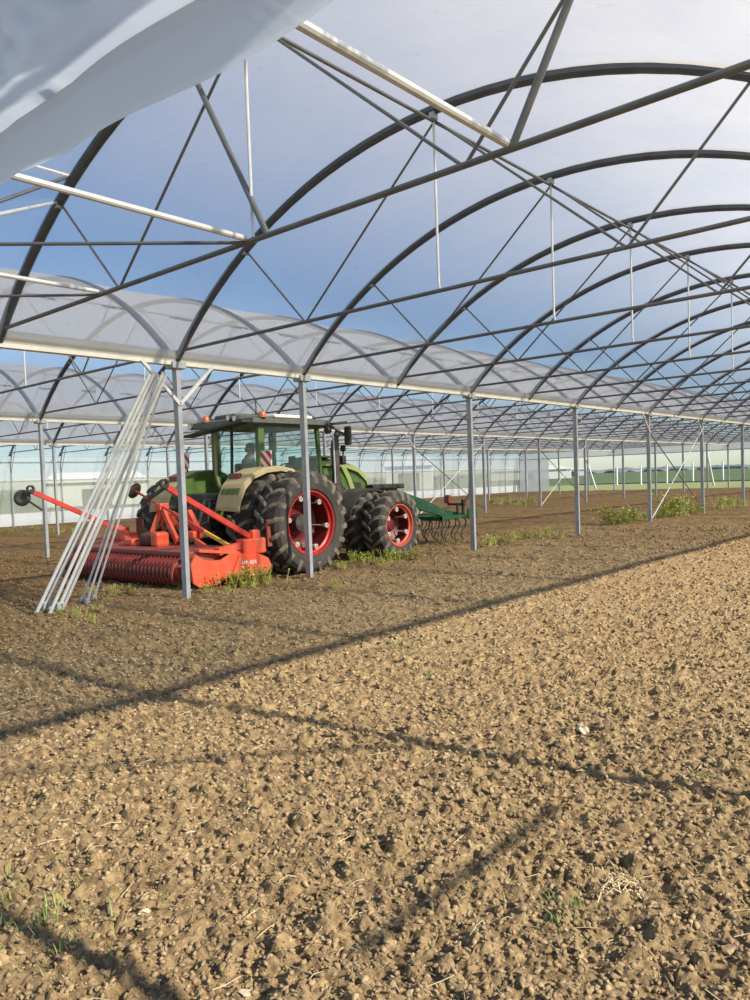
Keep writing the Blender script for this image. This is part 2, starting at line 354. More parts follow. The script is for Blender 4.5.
Z = soil_h(GX, GY)
nx, ny = len(xs), len(ys)
print('soil grid', nx, ny, nx*ny)
def gridmesh(name, GX, GY, Z, m):
    ny, nx = GX.shape
    me = bpy.data.meshes.new(name); co = np.stack([GX, GY, Z], -1).reshape(-1, 3)
    me.vertices.add(len(co)); me.vertices.foreach_set('co', co.ravel())
    i = np.arange((ny-1)*(nx-1)); r = i//(nx-1); c = i % (nx-1); a = r*nx+c
    q = np.stack([a, a+1, a+nx+1, a+nx], -1).ravel()
    me.loops.add(len(q)); me.loops.foreach_set('vertex_index', q)
    me.polygons.add(len(i)); me.polygons.foreach_set('loop_start', np.arange(0, len(q), 4)); me.polygons.foreach_set('loop_total', np.full(len(i), 4))
    me.polygons.foreach_set('use_smooth', np.zeros(len(i), bool))
    me.materials.append(m); me.update(); me.validate(); return me
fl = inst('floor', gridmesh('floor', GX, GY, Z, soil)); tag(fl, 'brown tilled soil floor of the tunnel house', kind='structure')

# ground outside: verge and crop field out to the horizon
mb = MB(); mb.box((-400, -60, -0.6), (400, 150, -0.16)); o = mb.build('floor', grassy); tag(o, 'pale grass verge around the tunnel house', kind='structure')
mb = MB(); mb.box((-1800, 103, -0.5), (900, 2400, -0.03)); o = mb.build('floor', crop); tag(o, 'green crop field behind the tunnel house', kind='structure')
mb = MB(); mb.box((-1800, -60, -0.5), (-52, 103, -0.03)); o = mb.build('floor', crop); tag(o, 'green crop field beyond the side film wall', kind='structure')

# loose clods (uncountable) as one object, larger near the camera
def ico(sub=2):
    bm = bmesh.new(); bmesh.ops.create_icosphere(bm, subdivisions=sub, radius=1)
    v = np.array([q.co for q in bm.verts]); f = np.array([[x.index for x in p.verts] for p in bm.faces]); bm.free(); return v, f
IV, IF = ico(2)
IV1, IF1 = ico(1)
def clodshape(v, seed):
    r = np.random.default_rng(seed); v = v.copy()
    for _ in range(6):
        d = r.normal(size=3); d /= np.linalg.norm(d); k = r.uniform(0.40, 0.85); t = v @ d; v -= np.outer(np.clip(t-k, 0, None), d)
    v *= 1+r.normal(size=(len(v), 1))*0.13
    return v*np.array([1.1, r.uniform(.5, .9), r.uniform(.35, .75)])
def tilt(v, seed):
    r = np.random.default_rng(seed+99); return np.array(v) @ np.array(Matrix.Rotation(r.uniform(-.7, .7), 3, 'X') @ Matrix.Rotation(r.uniform(-.7, .7), 3, 'Y')).T
protos = [tilt(clodshape(IV1, k), k) for k in range(24)]
def clods():
    n = 95000; nv = len(IV1)
    rr_ = 1.7*(24/1.7)**(rng.random(n)**1.0); th = rng.uniform(-0.08, 1.40, n)+PI/2
    X = rr_*np.cos(th); Y = rr_*np.sin(th); Zc = soil_h(X, Y)
    sz = (0.0040+0.014*rng.random(n)**3.0)*(0.85+0.12*rr_)
    a = rng.uniform(0, 2*PI, n); P0 = np.array(protos)[np.arange(n) % 24]
    ca, sa = np.cos(a)[:, None], np.sin(a)[:, None]
    V = np.stack([P0[:, :, 0]*ca-P0[:, :, 1]*sa, P0[:, :, 0]*sa+P0[:, :, 1]*ca, P0[:, :, 2]], -1)*sz[:, None, None]
    V += np.stack([X, Y, Zc+sz*rng.uniform(-.1, .5, n)], -1)[:, None, :]
    FF = (IF1[None]+np.arange(n)[:, None, None]*nv).reshape(-1)
    me = bpy.data.meshes.new('loose_clods'); me.vertices.add(n*nv); me.vertices.foreach_set('co', V.ravel())
    me.loops.add(len(FF)); me.loops.foreach_set('vertex_index', FF); k = len(FF)//3
    me.polygons.add(k); me.polygons.foreach_set('loop_start', np.arange(0, 3*k, 3)); me.polygons.foreach_set('loop_total', np.full(k, 3))
    me.materials.append(clodm); me.update(); return me
o = inst('loose_clods', clods()); tag(o, 'small loose crumbs and clods of dry brown soil', 'soil clods', kind='stuff')
# straw litter
mb = MB()
for k in range(700):
    d = 1.7*(12/1.7)**random.random(); th = random.uniform(-0.08, 1.4)+PI/2
    x, y = d*math.cos(th), d*math.sin(th); a = random.uniform(0, PI); l = random.uniform(0.015, 0.06); z = float(soil_h(x, y))+0.012
    dx, dy = l*math.cos(a), l*math.sin(a)
    mb.tube([(x-dx, y-dy, z), (x, y, z+random.uniform(0, .015)), (x+dx, y+dy, z+random.uniform(-.005, .012))], 0.0016+0.0004*d/3, 3)
o = mb.build('straw_litter', straw_m); tag(o, 'thin dry straw and root bits scattered over the soil', 'straw', kind='stuff')
# single stones and clods that stand out
for (px, py, s, m, lab) in [
    (676, 952, .042, clodm, 'large angular brown clod near the lower right corner'),
    (190, 827, .022, pale_stone, 'small pale round stone left of the middle foreground'),
    (310, 909, .022, pale_stone, 'pale oval stone in the lower middle foreground'),
    (144, 907, .025, pale_stone, 'tan rounded stone above the lower left corner, beside the grass tufts'),
    (541, 958, .030, clodm, 'pale brown clod below the green seedling at lower right'),
    (582, 729, .055, pale_stone, 'bright tan stone alone in the open soil right of centre'),
    (438, 866, .028, clodm, 'knobbly clod in the centre of the foreground soil'),
    (729, 946, .026, clodm, 'rounded clod at the right edge of the foreground'),
    (650, 768, .034, clodm, 'light clod on the shadow edge at the right'),
    (128, 738, .034, clodm, 'dry clod beside the long gutter shadow at the left'),
    (325, 990, .026, clodm, 'tan clod at the bottom edge of the foreground'),
    (245, 987, .026, pale_stone, 'cream stone at the bottom edge, left of centre')]:
    p = gnd(px, py); z = float(soil_h(p.x, p.y))
    v = clodshape(IV, int(px)); me = bpy.data.meshes.new('stone'); me.from_pydata((v*s).tolist(), [], IF.tolist()); me.materials.append(m)
    name = 'soil_clod' if m is clodm else 'stone'
    tag(inst(name, me, None, (p.x, p.y, z+s*0.35), (0, 0, random.uniform(0, 6))), lab, 'clod' if m is clodm else 'stone')
# straw tuft
p = gnd(624, 880); mb = MB()
for k in range(60):
    a = random.uniform(0, 2*PI); l = random.uniform(.03, .10); q = Vector((random.gauss(0, .05), random.gauss(0, .05), 0))
    z = float(soil_h(p.x+q.x, p.y+q.y)); mb.tube([q+Vector((0, 0, z+.005)), q+Vector((l*.5*math.cos(a), l*.5*math.sin(a), z+.03)), q+Vector((l*math.cos(a), l*math.sin(a), z+.01))], .0022, 3)
tag(mb.build('straw_tuft', straw_m, loc=(p.x, p.y, 0)), 'tangle of pale dry straw lying on the soil at lower right', 'straw')

# ------------------------------------------------------------------ roof, walls of film
def roofmesh(x0, y_a, y_b):
    ns = 28; nyy = max(2, int((y_b-y_a)/L*4)); me_v = []; uvs = []
    for i in range(nyy+1):
        y = y_a+(y_b-y_a)*i/nyy; fr = ((y-Y0)/L) % 1; sag = 0.03*math.sin(PI*fr)**2
        for k in range(ns+1):
            s = W*k/ns
            ds = (s-4.8)/4.8
            R = RAD+0.035+0.012*math.sin(y*7.3+s*2.1)*math.sin(PI*fr)-sag
            z = H+math.sqrt(R*R-(s-4.8)**2)-(RAD-CZ) if 0.0 < s < W else H+0.03
            me_v.append((x0+0.1+(W-0.2)*k/ns, y, z)); uvs.append((s*1.1, y))
    f = [(i*(ns+1)+k, i*(ns+1)+k+1, (i+1)*(ns+1)+k+1, (i+1)*(ns+1)+k) for i in range(nyy) for k in range(ns)]
    me = bpy.data.meshes.new('ceiling'); me.from_pydata(me_v, [], f); me.materials.append(film)
    ul = me.uv_layers.new(name='UVMap')
    for lp in me.loops: ul.data[lp.index].uv = uvs[lp.vertex_index]
    me.polygons.foreach_set('use_smooth', [True]*len(f)); me.update(); return me
JS = [-1, -1, -1, -1]
for i in range(4):
    o = inst('ceiling', roofmesh(ROWX[i+1], yj(JS[i]), YEND)); tag(o, f'translucent plastic roof film over the {BAY[i]} bay', kind='structure')
# side wall: skirt, netting, film
xw = ROWX[4]
def sheet(name, pts_yz, x, m, lab, amp=0.02):
    n = 120; v = []; f = []; k = len(pts_yz)
    for i in range(n+1):
        y = yj(-1)+(YEND-yj(-1))*i/n
        for z, q in pts_yz: v.append((x+amp*math.sin(y*3.1+z*2)+q, y, z))
    for i in range(n):
        for a in range(k-1): f.append((i*k+a, i*k+a+1, (i+1)*k+a+1, (i+1)*k+a))
    me = bpy.data.meshes.new(name); me.from_pydata(v, [], f); me.materials.append(m); me.update()
    return tag(inst(name, me), lab, kind='structure')
sheet('wall_left', [(0, 0), (0.3, 0.02), (0.62, 0)], xw-0.06, skirt, 'white film skirt along the foot of the far side wall')
sheet('wall_left', [(0.62, 0), (1.2, 0), (2.25, 0)], xw-0.06, netting, 'pale netting strip in the far side wall')
sheet('wall_left', [(2.25, 0), (2.8, 0.02), (H+0.03, 0)], xw-0.06, wallfilm, 'clear film above the roll tube of the far side wall')
mb = MB().tube([(xw-0.02, yj(-1), 2.25), (xw-0.02, YEND, 2.25)], 0.035); tag(mb.build('trim_1', white), 'white roll-up tube along the side wall', kind='structure')
mb = MB().tube([(xw+0.02, yj(-1), 3.15), (xw+0.02, YEND, 3.15)], 0.03, 6); tag(mb.build('trim_2', galv), 'steel rail along the top of the side wall', kind='structure')
# far gable: film only above the tie
for i in range(4):
    v = []; f = []
    for k in range(25):
        s = W*k/24; v += [(ROWX[i+1]+s, YEND+0.05, 3.05), (ROWX[i+1]+s, YEND+0.05, arc(s)+0.03)]
    for k in range(24): f.append((2*k, 2*k+2, 2*k+3, 2*k+1))
    me = bpy.data.meshes.new('wall_far'); me.from_pydata(v, [], f); me.materials.append(skirt); me.update()
    tag(inst('wall_far', me), f'white film in the far gable of the {BAY[i]} bay', kind='structure')
v = [(xw, YEND+.05, 0), (xw, YEND+.05, 3.05), (xw+3.2, YEND+.05, 3.05), (xw+3.2, YEND+.05, 0)]
me = bpy.data.meshes.new('wall_far'); me.from_pydata(v, [], [(0, 1, 2, 3)]); me.materials.append(skirt)
tag(inst('wall_far', me), 'white film closing the left corner of the far gable', kind='structure')

# ------------------------------------------------------------------ posts
def post_mesh(h, name='post'):
    mb = MB()                                   # closed-front folded section: broad grey web, narrow sunlit flange with a lip
    poly = [(-0.055, -0.035), (0.055, -0.035), (0.055, 0.035), (0.035, 0.035), (0.035, 0.029), (0.049, 0.029), (0.049, -0.029), (-0.049, -0.029), (-0.049, 0.029), (-0.035, 0.029), (-0.035, 0.035), (-0.055, 0.035)]
    mb.prism(poly, -0.15, h, 'Z'); return mb.mesh(name, galv)
pm = post_mesh(H-0.02)
capm = MB().bbox((-0.10, -0.12, H-0.10), (0.10, 0.12, H+0.0), 0.012).mesh('gutter_bracket', galv)
rownames = ['row beside the camera', 'nearest row', 'second row', 'third row']
for i in range(4):
    js = [-1, 0] if i == 0 else ([1]+list(range(2, JEND+1, 2)) if i == 1 else list(range(0, JEND+1, 2)))
    for n_, j in enumerate(js):
        t = empty('greenhouse_post', (ROWX[i], yj(j), 0))
        extra = {(1, 1): 'galvanised steel post that the bundles of loose tubes lean against',
                 (1, 2): 'galvanised steel post standing in front of the big red tractor wheel'}.get((i, j))
        tag(t, extra or f'galvanised steel post, {ORD[n_+1]} from the open end in the {rownames[i]}', 'post', f'posts of the {rownames[i]}')
        inst('shaft', pm, t, (0, 0, 0)); inst('gutter_bracket', capm, t)
# side wall posts bent at the top
mb = MB().tube([(0, 0, -0.1), (0, 0, 3.0), (0.05, 0, 3.2), (0.22, 0, arc(0.22)-0.03)], 0.035, 8); wpm = mb.mesh('wall_post', galv)
mb = MB().tube([(0, 0, 2.55), (0.75, 0, arc(0.75)-.03)], 0.018, 6); wkm = mb.mesh('corner_brace', galv)
for j in range(0, JEND+1):
    t = empty('wall_post', (xw+0.06, yj(j), 0))
    tag(t, f'steel wall post, {ORD[j+1]} from the open end along the far film side wall', 'post', 'bent posts of the side wall')
    inst('shaft', wpm, t); inst('corner_brace', wkm, t)

# ------------------------------------------------------------------ gutters
GP = [(x_*.75, z_*1.35-.01) for x_, z_ in [(-0.13, 0.11), (-0.10, 0.125), (-0.085, 0.10), (-0.065, 0.02), (0.065, 0.02), (0.085, 0.10), (0.10, 0.125), (0.13, 0.11), (0.125, 0.06), (0.085, 0.03), (0.08, -0.03), (-0.08, -0.03), (-0.085, 0.03), (-0.125, 0.06)]]
for i in range(4):
    mb = MB(); mb.prism([(x, z) for x, z in GP], yj(-1)-0.1, YEND, 'Y')
    o = mb.build('gutter', cream, loc=(ROWX[i], 0, H))
    if i == 0: o.scale = (.6, 1, .6)
    tag(o, f'cream coloured steel gutter along the {rownames[i]} of posts' if i else 'cream steel gutter above the camera on the open side', 'gutter')

# ------------------------------------------------------------------ roof trusses (one per arch)
B_, A_ = 2.74, 1.67
def hoop_b(mb, r=0.054, n=8, mi=0, seg=30): return mb.tube([(W*k/seg, 0, arc(W*k/seg)) for k in range(seg+1)], r, n, mi)
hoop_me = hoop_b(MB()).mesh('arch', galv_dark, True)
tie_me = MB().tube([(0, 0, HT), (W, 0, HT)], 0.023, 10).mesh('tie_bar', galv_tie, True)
drop_me = MB().tube([(4.8, 0, arc(4.8)-.03), (4.8, 0, HT+0.1), (4.815, 0, HT)], [0.014, 0.014, 0.008], 8).mesh('dropper', galv_pole, True)
web = []
for a, b in [((A_, arc(A_)), (B_, HT)), ((B_, HT), (4.8, arc(4.8)-.11)), ((W-A_, arc(W-A_)), (W-B_, HT)), ((W-B_, HT), (4.8, arc(4.8)-.11))]:
    web.append(MB().tube([(a[0], .02, a[1]), (b[0], .02, b[1])], 0.0135, 8).mesh('web_brace', galv_tie, True))
jm = MB().bbox((-0.035, -0.04, -0.06), (0.035, 0.04, 0.02), 0.01)
clamp_me = jm.mesh('clamp', galv)
far = hoop_b(MB(), 0.05, 6, 0, 20); far.tube([(0, 0, HT), (W, 0, HT)], 0.023, 6, 1); far.tube([(4.8, 0, arc(4.8)), (4.8, 0, HT)], 0.014, 5, 2)
for a, b in [((A_, arc(A_)), (B_, HT)), ((B_, HT), (4.8, arc(4.8))), ((W-A_, arc(W-A_)), (W-B_, HT)), ((W-B_, HT), (4.8, arc(4.8)))]:
    far.tube([(a[0], .02, a[1]), (b[0], .02, b[1])], 0.0135, 5, 1)
far_me = far.mesh('roof_truss', [galv_dark, galv_tie, galv_pole])
for i in range(4):
    for j in range(JS[i], JEND+1):
        lab = f'steel roof arch with tie tube, {ORD[j-JS[i]+1]} from the open end over the {BAY[i]} bay'
        grp = f'roof arches over the {BAY[i]} bay'
        lim = 13 if i == 0 else 5
        if j >= lim:
            tag(inst('roof_truss', far_me, None, (ROWX[i+1], yj(j), 0)), lab, 'roof truss', grp); continue
        t = empty('roof_truss', (ROWX[i+1], yj(j), 0)); tag(t, lab, 'roof truss', grp)
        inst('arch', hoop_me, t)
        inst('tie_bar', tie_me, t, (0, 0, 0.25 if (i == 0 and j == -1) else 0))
        if not (i == 0 and j == -1):
            inst('dropper', drop_me, t)
            for q in web: inst('web_brace', q, t)
            inst('clamp', clamp_me, t, (4.8, 0, arc(4.8)-.05))
            inst('clamp', clamp_me, t, (A_, 0, arc(A_)))
# apex purlins
for i in range(4):
    z = arc(4.8)-0.12
    mb = MB().tube([(ROWX[i+1]+4.8, yj(JS[i]), z), (ROWX[i+1]+4.8, YEND, z)], 0.019, 8)
    tag(mb.build('purlin', galv_tie, smooth=True), f'long steel ridge tube running under the crown of the {BAY[i]} bay', 'purlin')
# end bracing between the open gable and the first arch
x1 = ROWX[1]
def rod(name, a, b, r, m, lab, grp=None):
    a = Vector(a); b = Vector(b); o = MB().tube([(0, 0, 0), b-a], r, 10).build(name, m, smooth=True, loc=a)
    return tag(o, lab, 'brace tube', grp)
ya, yb = yj(-1), yj(0)
rod('brace_tube', (x1+2.4, ya, HT+.03), (x1+2.4, yb, HT+.03), .022, galv_pole, 'bright horizontal tube nearest the gutter joining the first arch at left')
rod('brace_tube', (x1+4.72, ya, HT+.03), (x1+4.72, yb, HT+.03), .025, galv_pole, 'bright horizontal tube ending at the foot of the white dropper')
rod('brace_tube', (x1+7.2, ya, HT+.03), (x1+7.2, yb, HT+.03), .026, galv_pole, 'thick bright tube coming from the loose film at the top centre')
rod('brace_tube', (x1+4.98, yb, HT), onY(193, 74, yb), .025, galv_tie, 'thick slanting tube rising left from the tie beside the white dropper')
rod('brace_tube', (x1+7.22, yb, HT), onY(574, -12, yb), .025, galv_tie, 'thick dark tube rising to the top edge at centre')
rod('brace_tube', onY(190, 246.2, yb-0.2), (x1+4.72, yb-.03, HT+.0), .015, galv_tie, 'stub tube between the level strut and the tie') if False else None
q = Vector((x1+4.70, yb-.02, HT)).lerp(gnd(-60, 244.5, HT), 1.0); rod('brace_tube', (q.x, q.y, HT+.0), (x1+4.70, yb-.02, HT), .015, galv_tie, 'thin dark level strut crossing left to the foot of the dropper')
q = gnd(-60, 297, HT); rod('brace_tube', (q.x, q.y, HT), (x1+2.38, yb-.02, HT), .014, galv_tie, 'thin dark level strut just above the cream gutter at the left edge')
q = onY(-70, 229, ya); rod('brace_tube', q, (x1+A_, yb-.03, arc(A_)), .016, galv_pole, 'thin bright strut meeting the first arch at the left edge')
q = onY(-60, 223, ya+1.2); rod('brace_tube', q, onY(70, 176, yb-.03), .017, galv_tie, 'dark strut meeting the first arch just below the loose film')
q = onY(70, 176, yb-.03); rod('brace_tube', q, (q.x, ya+.2, q.z), .015, galv_pole, 'short bright stub beside the first arch under the film')
# knee braces at gutters
def knee(i, j, sgn, lab):
    x, y = ROWX[i]+.06, yj(j); a = Vector((x, y, H-0.62)); b = Vector((x, y+sgn*0.62, H-0.02))
    o = MB().bar((0, 0, 0), b-a, .035, .05).build('knee_brace', galv_pole, loc=a); tag(o, lab, 'brace')
knee(1, 1, -1, 'short knee brace left of the post with the leaning tubes')
knee(1, 1, 1, 'short knee brace right of the post with the leaning tubes')
knee(1, 8, -1, 'left knee brace on the near-row post with the crossed rods')
knee(1, 10, -1, 'left knee brace at the top of the last near-row post but one')
knee(2, 8, -1, 'left knee brace on the second-row post behind the green cultivator')
def xbrace(i, j0, j1, lab1, lab2=None):
    x = ROWX[i]
    rod('brace_rod', (x+.07, yj(j0), .08), (x+.07, yj(j1), H-.35), .018, galv_pole, lab1)
    if lab2: rod('brace_rod', (x+.03, yj(j0), H-.6), (x+.03, yj(j1), .08), .018, galv_tie, lab2)
xbrace(1, 8, 10, 'bright crossed rod rising right between two near-row posts', 'dark crossed rod falling right between two near-row posts')
xbrace(2, 12, 14, 'bright rod rising right from the foot of a second-row post', 'dark crossed rod falling right in the second row')
xbrace(2, 8, 10, 'bright rod rising right beside the green cultivator', 'dark rod falling right above the green cultivator')
# leaning gable struts at far end
for k, ((bx, by), (tx, ty), lab) in enumerate([((596, 489), (585, 455), 'leaning gable strut left of the crossed rods at the far end'), ((714, 486), (707, 452), 'leaning gable strut near the right edge at the far end')]):
    a = gnd(bx, by); b = onY(tx, ty, a.y); rod('gable_strut', a, b, .09, galv, lab)
mb = MB().tube([(xw, YEND, 3.05), (ROWX[0], YEND, 3.05)], .05, 6); tag(mb.build('gable_rail', galv_pole), 'white rail across the foot of the far gable film', 'rail')
# row 0 bracing (casts its shadow on the foreground)
rod('brace_tube', (ROWX[0], ya, 3.62), (ROWX[0], yb, 1.83), .022, galv, 'diagonal brace between the two posts beside the camera')
rod('brace_tube', (ROWX[0], ya+.5, 1.14), (ROWX[0], yb-.5, 1.14), .016, galv, 'low rail between the two posts beside the camera')

# ------------------------------------------------------------------ leaning tube bundles
tops = [(158, 362), (162, 362), (166, 362), (170, 363), (174, 363)]
bots = [(36, 614), (43, 611), (50, 613), (57, 612), (64, 606)]
post1 = Vector((ROWX[1], yj(1), 0))
labs = ['leftmost', 'second from left', 'middle', 'fourth from left', 'rightmost']
for k in range(5):
    a = gnd(*bots[k]); b = onX(tops[k][0]-8, tops[k][1]+12, ROWX[1]+0.18+0.0*k)
    n = (b-a)
    t = MB().tube([(0, 0, 0), n], .0235, 10).build('steel_tube', galv_pole, smooth=True, loc=a)
    tag(t, f'long bright steel tube, {labs[k]} of the thick bundle leaning on the post', 'steel tube', 'thick tubes leaning on the post')
    if k in (1, 3):
        e = n.normalized(); mb = MB().bbox((-.05, -.05, -.05), (.05, .05, .06), .01)
        mb.bar((-.08, 0, 0), (.08, 0.02, .02), .02, .05); o = mb.build('end_bracket', galv, t, loc=e*.08)
bots2 = [(82, 601), (87, 602), (94, 598)]; tops2 = [(159, 385), (163, 372), (166, 374)]
for k in range(3):
    a = gnd(*bots2[k]); b = onX(tops2[k][0], tops2[k][1], ROWX[1]+0.05)
    t = MB().tube([(0, 0, 0), b-a], .017, 8).build('steel_tube', galv_pole, smooth=True, loc=a)
    tag(t, f"thin steel tube, {['left','middle','right'][k]} one of three leaning between the thick bundle and the post", 'steel tube', 'thin tubes leaning on the post')
    MB().bbox((-.035, -.035, -.03), (.035, .035, .05), .008).build('end_bracket', galv, t)

# ------------------------------------------------------------------ loose film hanging in the open gable
def loosefilm():
    prof = [(0.00, 3.745), (-0.05, 3.74), (-0.10, 3.70), (-0.13, 3.62), (-0.15, 3.52), (-0.15, 3.42), (-0.12, 3.33), (-0.05, 3.27), (0.02, 3.255), (0.05, 3.28), (0.045, 3.30), (0.02, 3.27), (-0.02, 3.22), (-0.035, 3.16), (-0.03, 3.08), (-0.02, 3.00), (-0.015, 2.985)]
    # refine
    P = []
    for a, b in zip(prof, prof[1:]):
        for t in np.linspace(0, 1, 5, endpoint=False): P.append((a[0]+(b[0]-a[0])*t, a[1]+(b[1]-a[1])*t))
    P.append(prof[-1]); n = 220; v = []; f = []; m = len(P)
    for i in range(n+1):
        x = -6.2+(5.9)*i/n
        for k, (dy, z) in enumerate(P):
            t = k/(m-1); body = math.sin(PI*min(1, t/0.5)) if t < 0.5 else 0
            wob = 0.035*math.sin(x*9+z*7)*body+0.010*math.sin(x*26+z*22+1.5*math.sin(z*9+x*2))*body*(1 if x < -1.9 else .5)+0.014*math.sin(z*26+x*2.2)*body+0.02*math.sin(x*3.3+1)
            zz = z+0.02*math.sin(x*2.3+0.6)*(1-t)*min(1, t*4)+0.012*math.sin(x*4.1)*t-0.02*t+0.09*t*max(0, min(1, (-2.9-x)/.5))
            sc = 1.0+0.12*math.sin(x*1.7)
            v.append((x, ya+dy*sc+wob-0.05, zz))
    for i in range(n):
        for k in range(m-1): f.append((i*m+k, i*m+k+1, (i+1)*m+k+1, (i+1)*m+k))
    me = bpy.data.meshes.new('loose_film'); me.from_pydata(v, [], f); me.materials.append(loose)
    me.polygons.foreach_set('use_smooth', [True]*len(f)); me.update(); return me
tag(inst('loose_film', loosefilm()), 'loose bluish white plastic sheet hanging in folds at the upper left corner', 'plastic sheet')

# ------------------------------------------------------------------ tractor
XC = -12.3                                   # centre line; the tractor faces +Y
tr = empty('tractor', (XC, 9.88, 0))
tag(tr, 'big green farm tractor with red-rimmed dual wheels parked between the posts', 'tractor')
def T(x, y, z): return (x-XC, y-9.88, z)     # world -> tractor space
def P(mb, name, m, smooth=False, parent=tr): return mb.build(name, m, parent, smooth)

def tyre_mesh(R, wd, rr_, nl, lh):
    """tyre centred at origin, axis X, +X is the outer face"""
    mb = MB(); h = wd/2
    prof = [(-h*.72, rr_), (-h*.93, rr_+.05), (-h, (R+rr_)/2), (-h*.97, R-.10), (-h*.80, R-.035), (-h*.4, R-.008), (0, R), (h*.4, R-.008), (h*.80, R-.035), (h*.97, R-.10), (h, (R+rr_)/2), (h*.93, rr_+.05), (h*.72, rr_)]
    mb.rev(prof[3:10], (0, 0, 0), 64, 0); mb.rev(prof[:4], (0, 0, 0), 64, 1); mb.rev(prof[9:], (0, 0, 0), 64, 1)
    def surf(x, r, a): return Vector((x, r*math.sin(a), r*math.cos(a)))
    def rad(x):
        t = abs(x)/h
        return R-.01-(0.0 if t < .5 else (t-.5)**2*.28)
    for sgn in (-1, 1):
        for k in range(nl):
            a0 = 2*PI*(k+(0 if sgn > 0 else .5))/nl; rings = []
            for i in range(7):
                t = i/6; x = sgn*h*(-.04+1.06*min(t, .93)/.93); a = a0+(0.62/R)*wd*0.55*t**.85*1.0
                if t > .93: a = rings and a
                r = rad(x) if t < .95 else R-.17
                wv = (0.026+0.014*t)/R; top = lh*(1 if t < .9 else .55)
                rings.append([surf(x, r-.03, a-wv*1.5), surf(x, r+top, a-wv), surf(x, r+top, a+wv), surf(x, r-.03, a+wv*1.5)])
            mb.loft(rings, 2)
    return mb.mesh('wheel', [tyre, tyre_side, lug], True)
def wheel(y, z, xface, R, wd, rr_, nl, outer, side, rimm, deep, inner_m):
    """xface: world X of the outward face; side=+1 right side of the tractor"""
    key = (R, outer, rimm.name)
    if key not in WM:
        t_ = tyre_mesh(R, wd, rr_, nl, .058 if R > .8 else .048); h = wd/2
        rm = MB(); rm.rev([(h*.80, rr_+.012), (h*.86, rr_+.02), (h*.86, rr_-.005), (h*.66, rr_-.02), (h*.60, rr_-.05), (h*.50, rr_-.052)], (0, 0, 0), 48); rm.rev([(h*.50, rr_-.052), (-h*.1, rr_-.06), (-h*.8, rr_-.04), (-h*.8, rr_+.01)], (0, 0, 0), 48, 1)
        rim = rm.mesh('rim', [rimm, inner_m], True)
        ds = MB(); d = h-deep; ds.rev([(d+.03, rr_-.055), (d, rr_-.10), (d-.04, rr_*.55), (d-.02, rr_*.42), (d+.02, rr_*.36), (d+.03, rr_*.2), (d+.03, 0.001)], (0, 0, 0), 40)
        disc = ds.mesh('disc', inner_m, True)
        cl = MB(); cl.bbox((h*.30, -.035, rr_-.13), (h*.62, .035, rr_-.045), .01); cl.tube([(h*.45, 0, rr_-.10), (d+.02, 0, rr_-.14)], .014, 6)
        cl.rev([(h*.62, .0), (h*.62, .045), (h*.55, .05)], (0, 0, rr_-.10), 10)
        cm_ = cl.mesh('clamp', steelw, True)
        nb = MB(); nb.rev([(d+.03, rr_*.30), (d+.12, rr_*.28), (d+.13, rr_*.22), (d+.13, .001)], (0, 0, 0), 24); hub = nb.mesh('hub', inner_m, True)
        WM[key] = (t_, rim, disc, cm_, hub)
    t_, rim, disc, cm_, hub = WM[key]
    o = inst('wheel', t_, tr, T(xface-side*wd/2, y, z), (random.uniform(0, 1), 0, 0 if side > 0 else PI))
    for nme, me in (('rim', rim), ('disc', disc), ('hub', hub)): inst(nme, me, o)
    if outer:
        for k in range(6):
            inst('clamp', cm_, o, None, (2*PI*k/6+.3, 0, 0))
    return o
WM = {}
RY, RZ, RR = 9.88, 0.90, 0.93
FY, FZ, FR = 12.45, 0.685, 0.70
for side in (1, -1):
    xo = XC+side*2.2
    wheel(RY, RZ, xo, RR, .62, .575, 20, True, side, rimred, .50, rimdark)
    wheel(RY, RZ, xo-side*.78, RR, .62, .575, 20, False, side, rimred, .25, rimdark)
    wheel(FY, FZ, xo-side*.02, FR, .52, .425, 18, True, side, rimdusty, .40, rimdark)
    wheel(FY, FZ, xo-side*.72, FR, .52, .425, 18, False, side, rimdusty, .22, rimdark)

# chassis, axles, engine
mb = MB(); mb.bbox(T(-12.62, 8.95, .62), T(-11.98, 11.2, 1.35), .05); mb.bbox(T(-12.60, 11.2, .60), T(-12.0, 13.5, 1.10), .05)
for y, z, r in ((RY, RZ, .16), (FY, FZ, .11)): mb.tube([T(XC-1.9, y, z), T(XC+1.9, y, z)], r, 12)
P(mb, 'chassis', iron)
mb = MB(); mb.bbox(T(-11.95, 10.7, .62), T(-11.62, 11.75, 1.28), .06); P(mb, 'fuel_tank', black)
mb = MB()
for k in range(4): mb.bbox(T(-11.62, 11.05, .42+.25*k), T(-11.3, 11.45, .46+.25*k), .012)
mb.bar(T(-11.6, 11.05, .4), T(-11.6, 11.05, 1.3), .03, .04); mb.bar(T(-11.6, 11.45, .4), T(-11.6, 11.45, 1.3), .03, .04); P(mb, 'step', iron)
mb = MB(); mb.bbox(T(-11.95, 11.9, 1.0), T(-11.72, 12.9, 1.45), .04); mb.tube([T(-11.75, 11.95, 1.2), T(-11.6, 12.2, 1.3), T(-11.7, 12.7, 1.2)], .05, 8)
for k in range(5): mb.tube([T(-11.7, 11.8+.2*k, .9), T(-11.68, 11.9+.2*k, 1.25), T(-11.8, 12.0+.18*k, 1.5)], .022, 6)
P(mb, 'engine', iron, True)

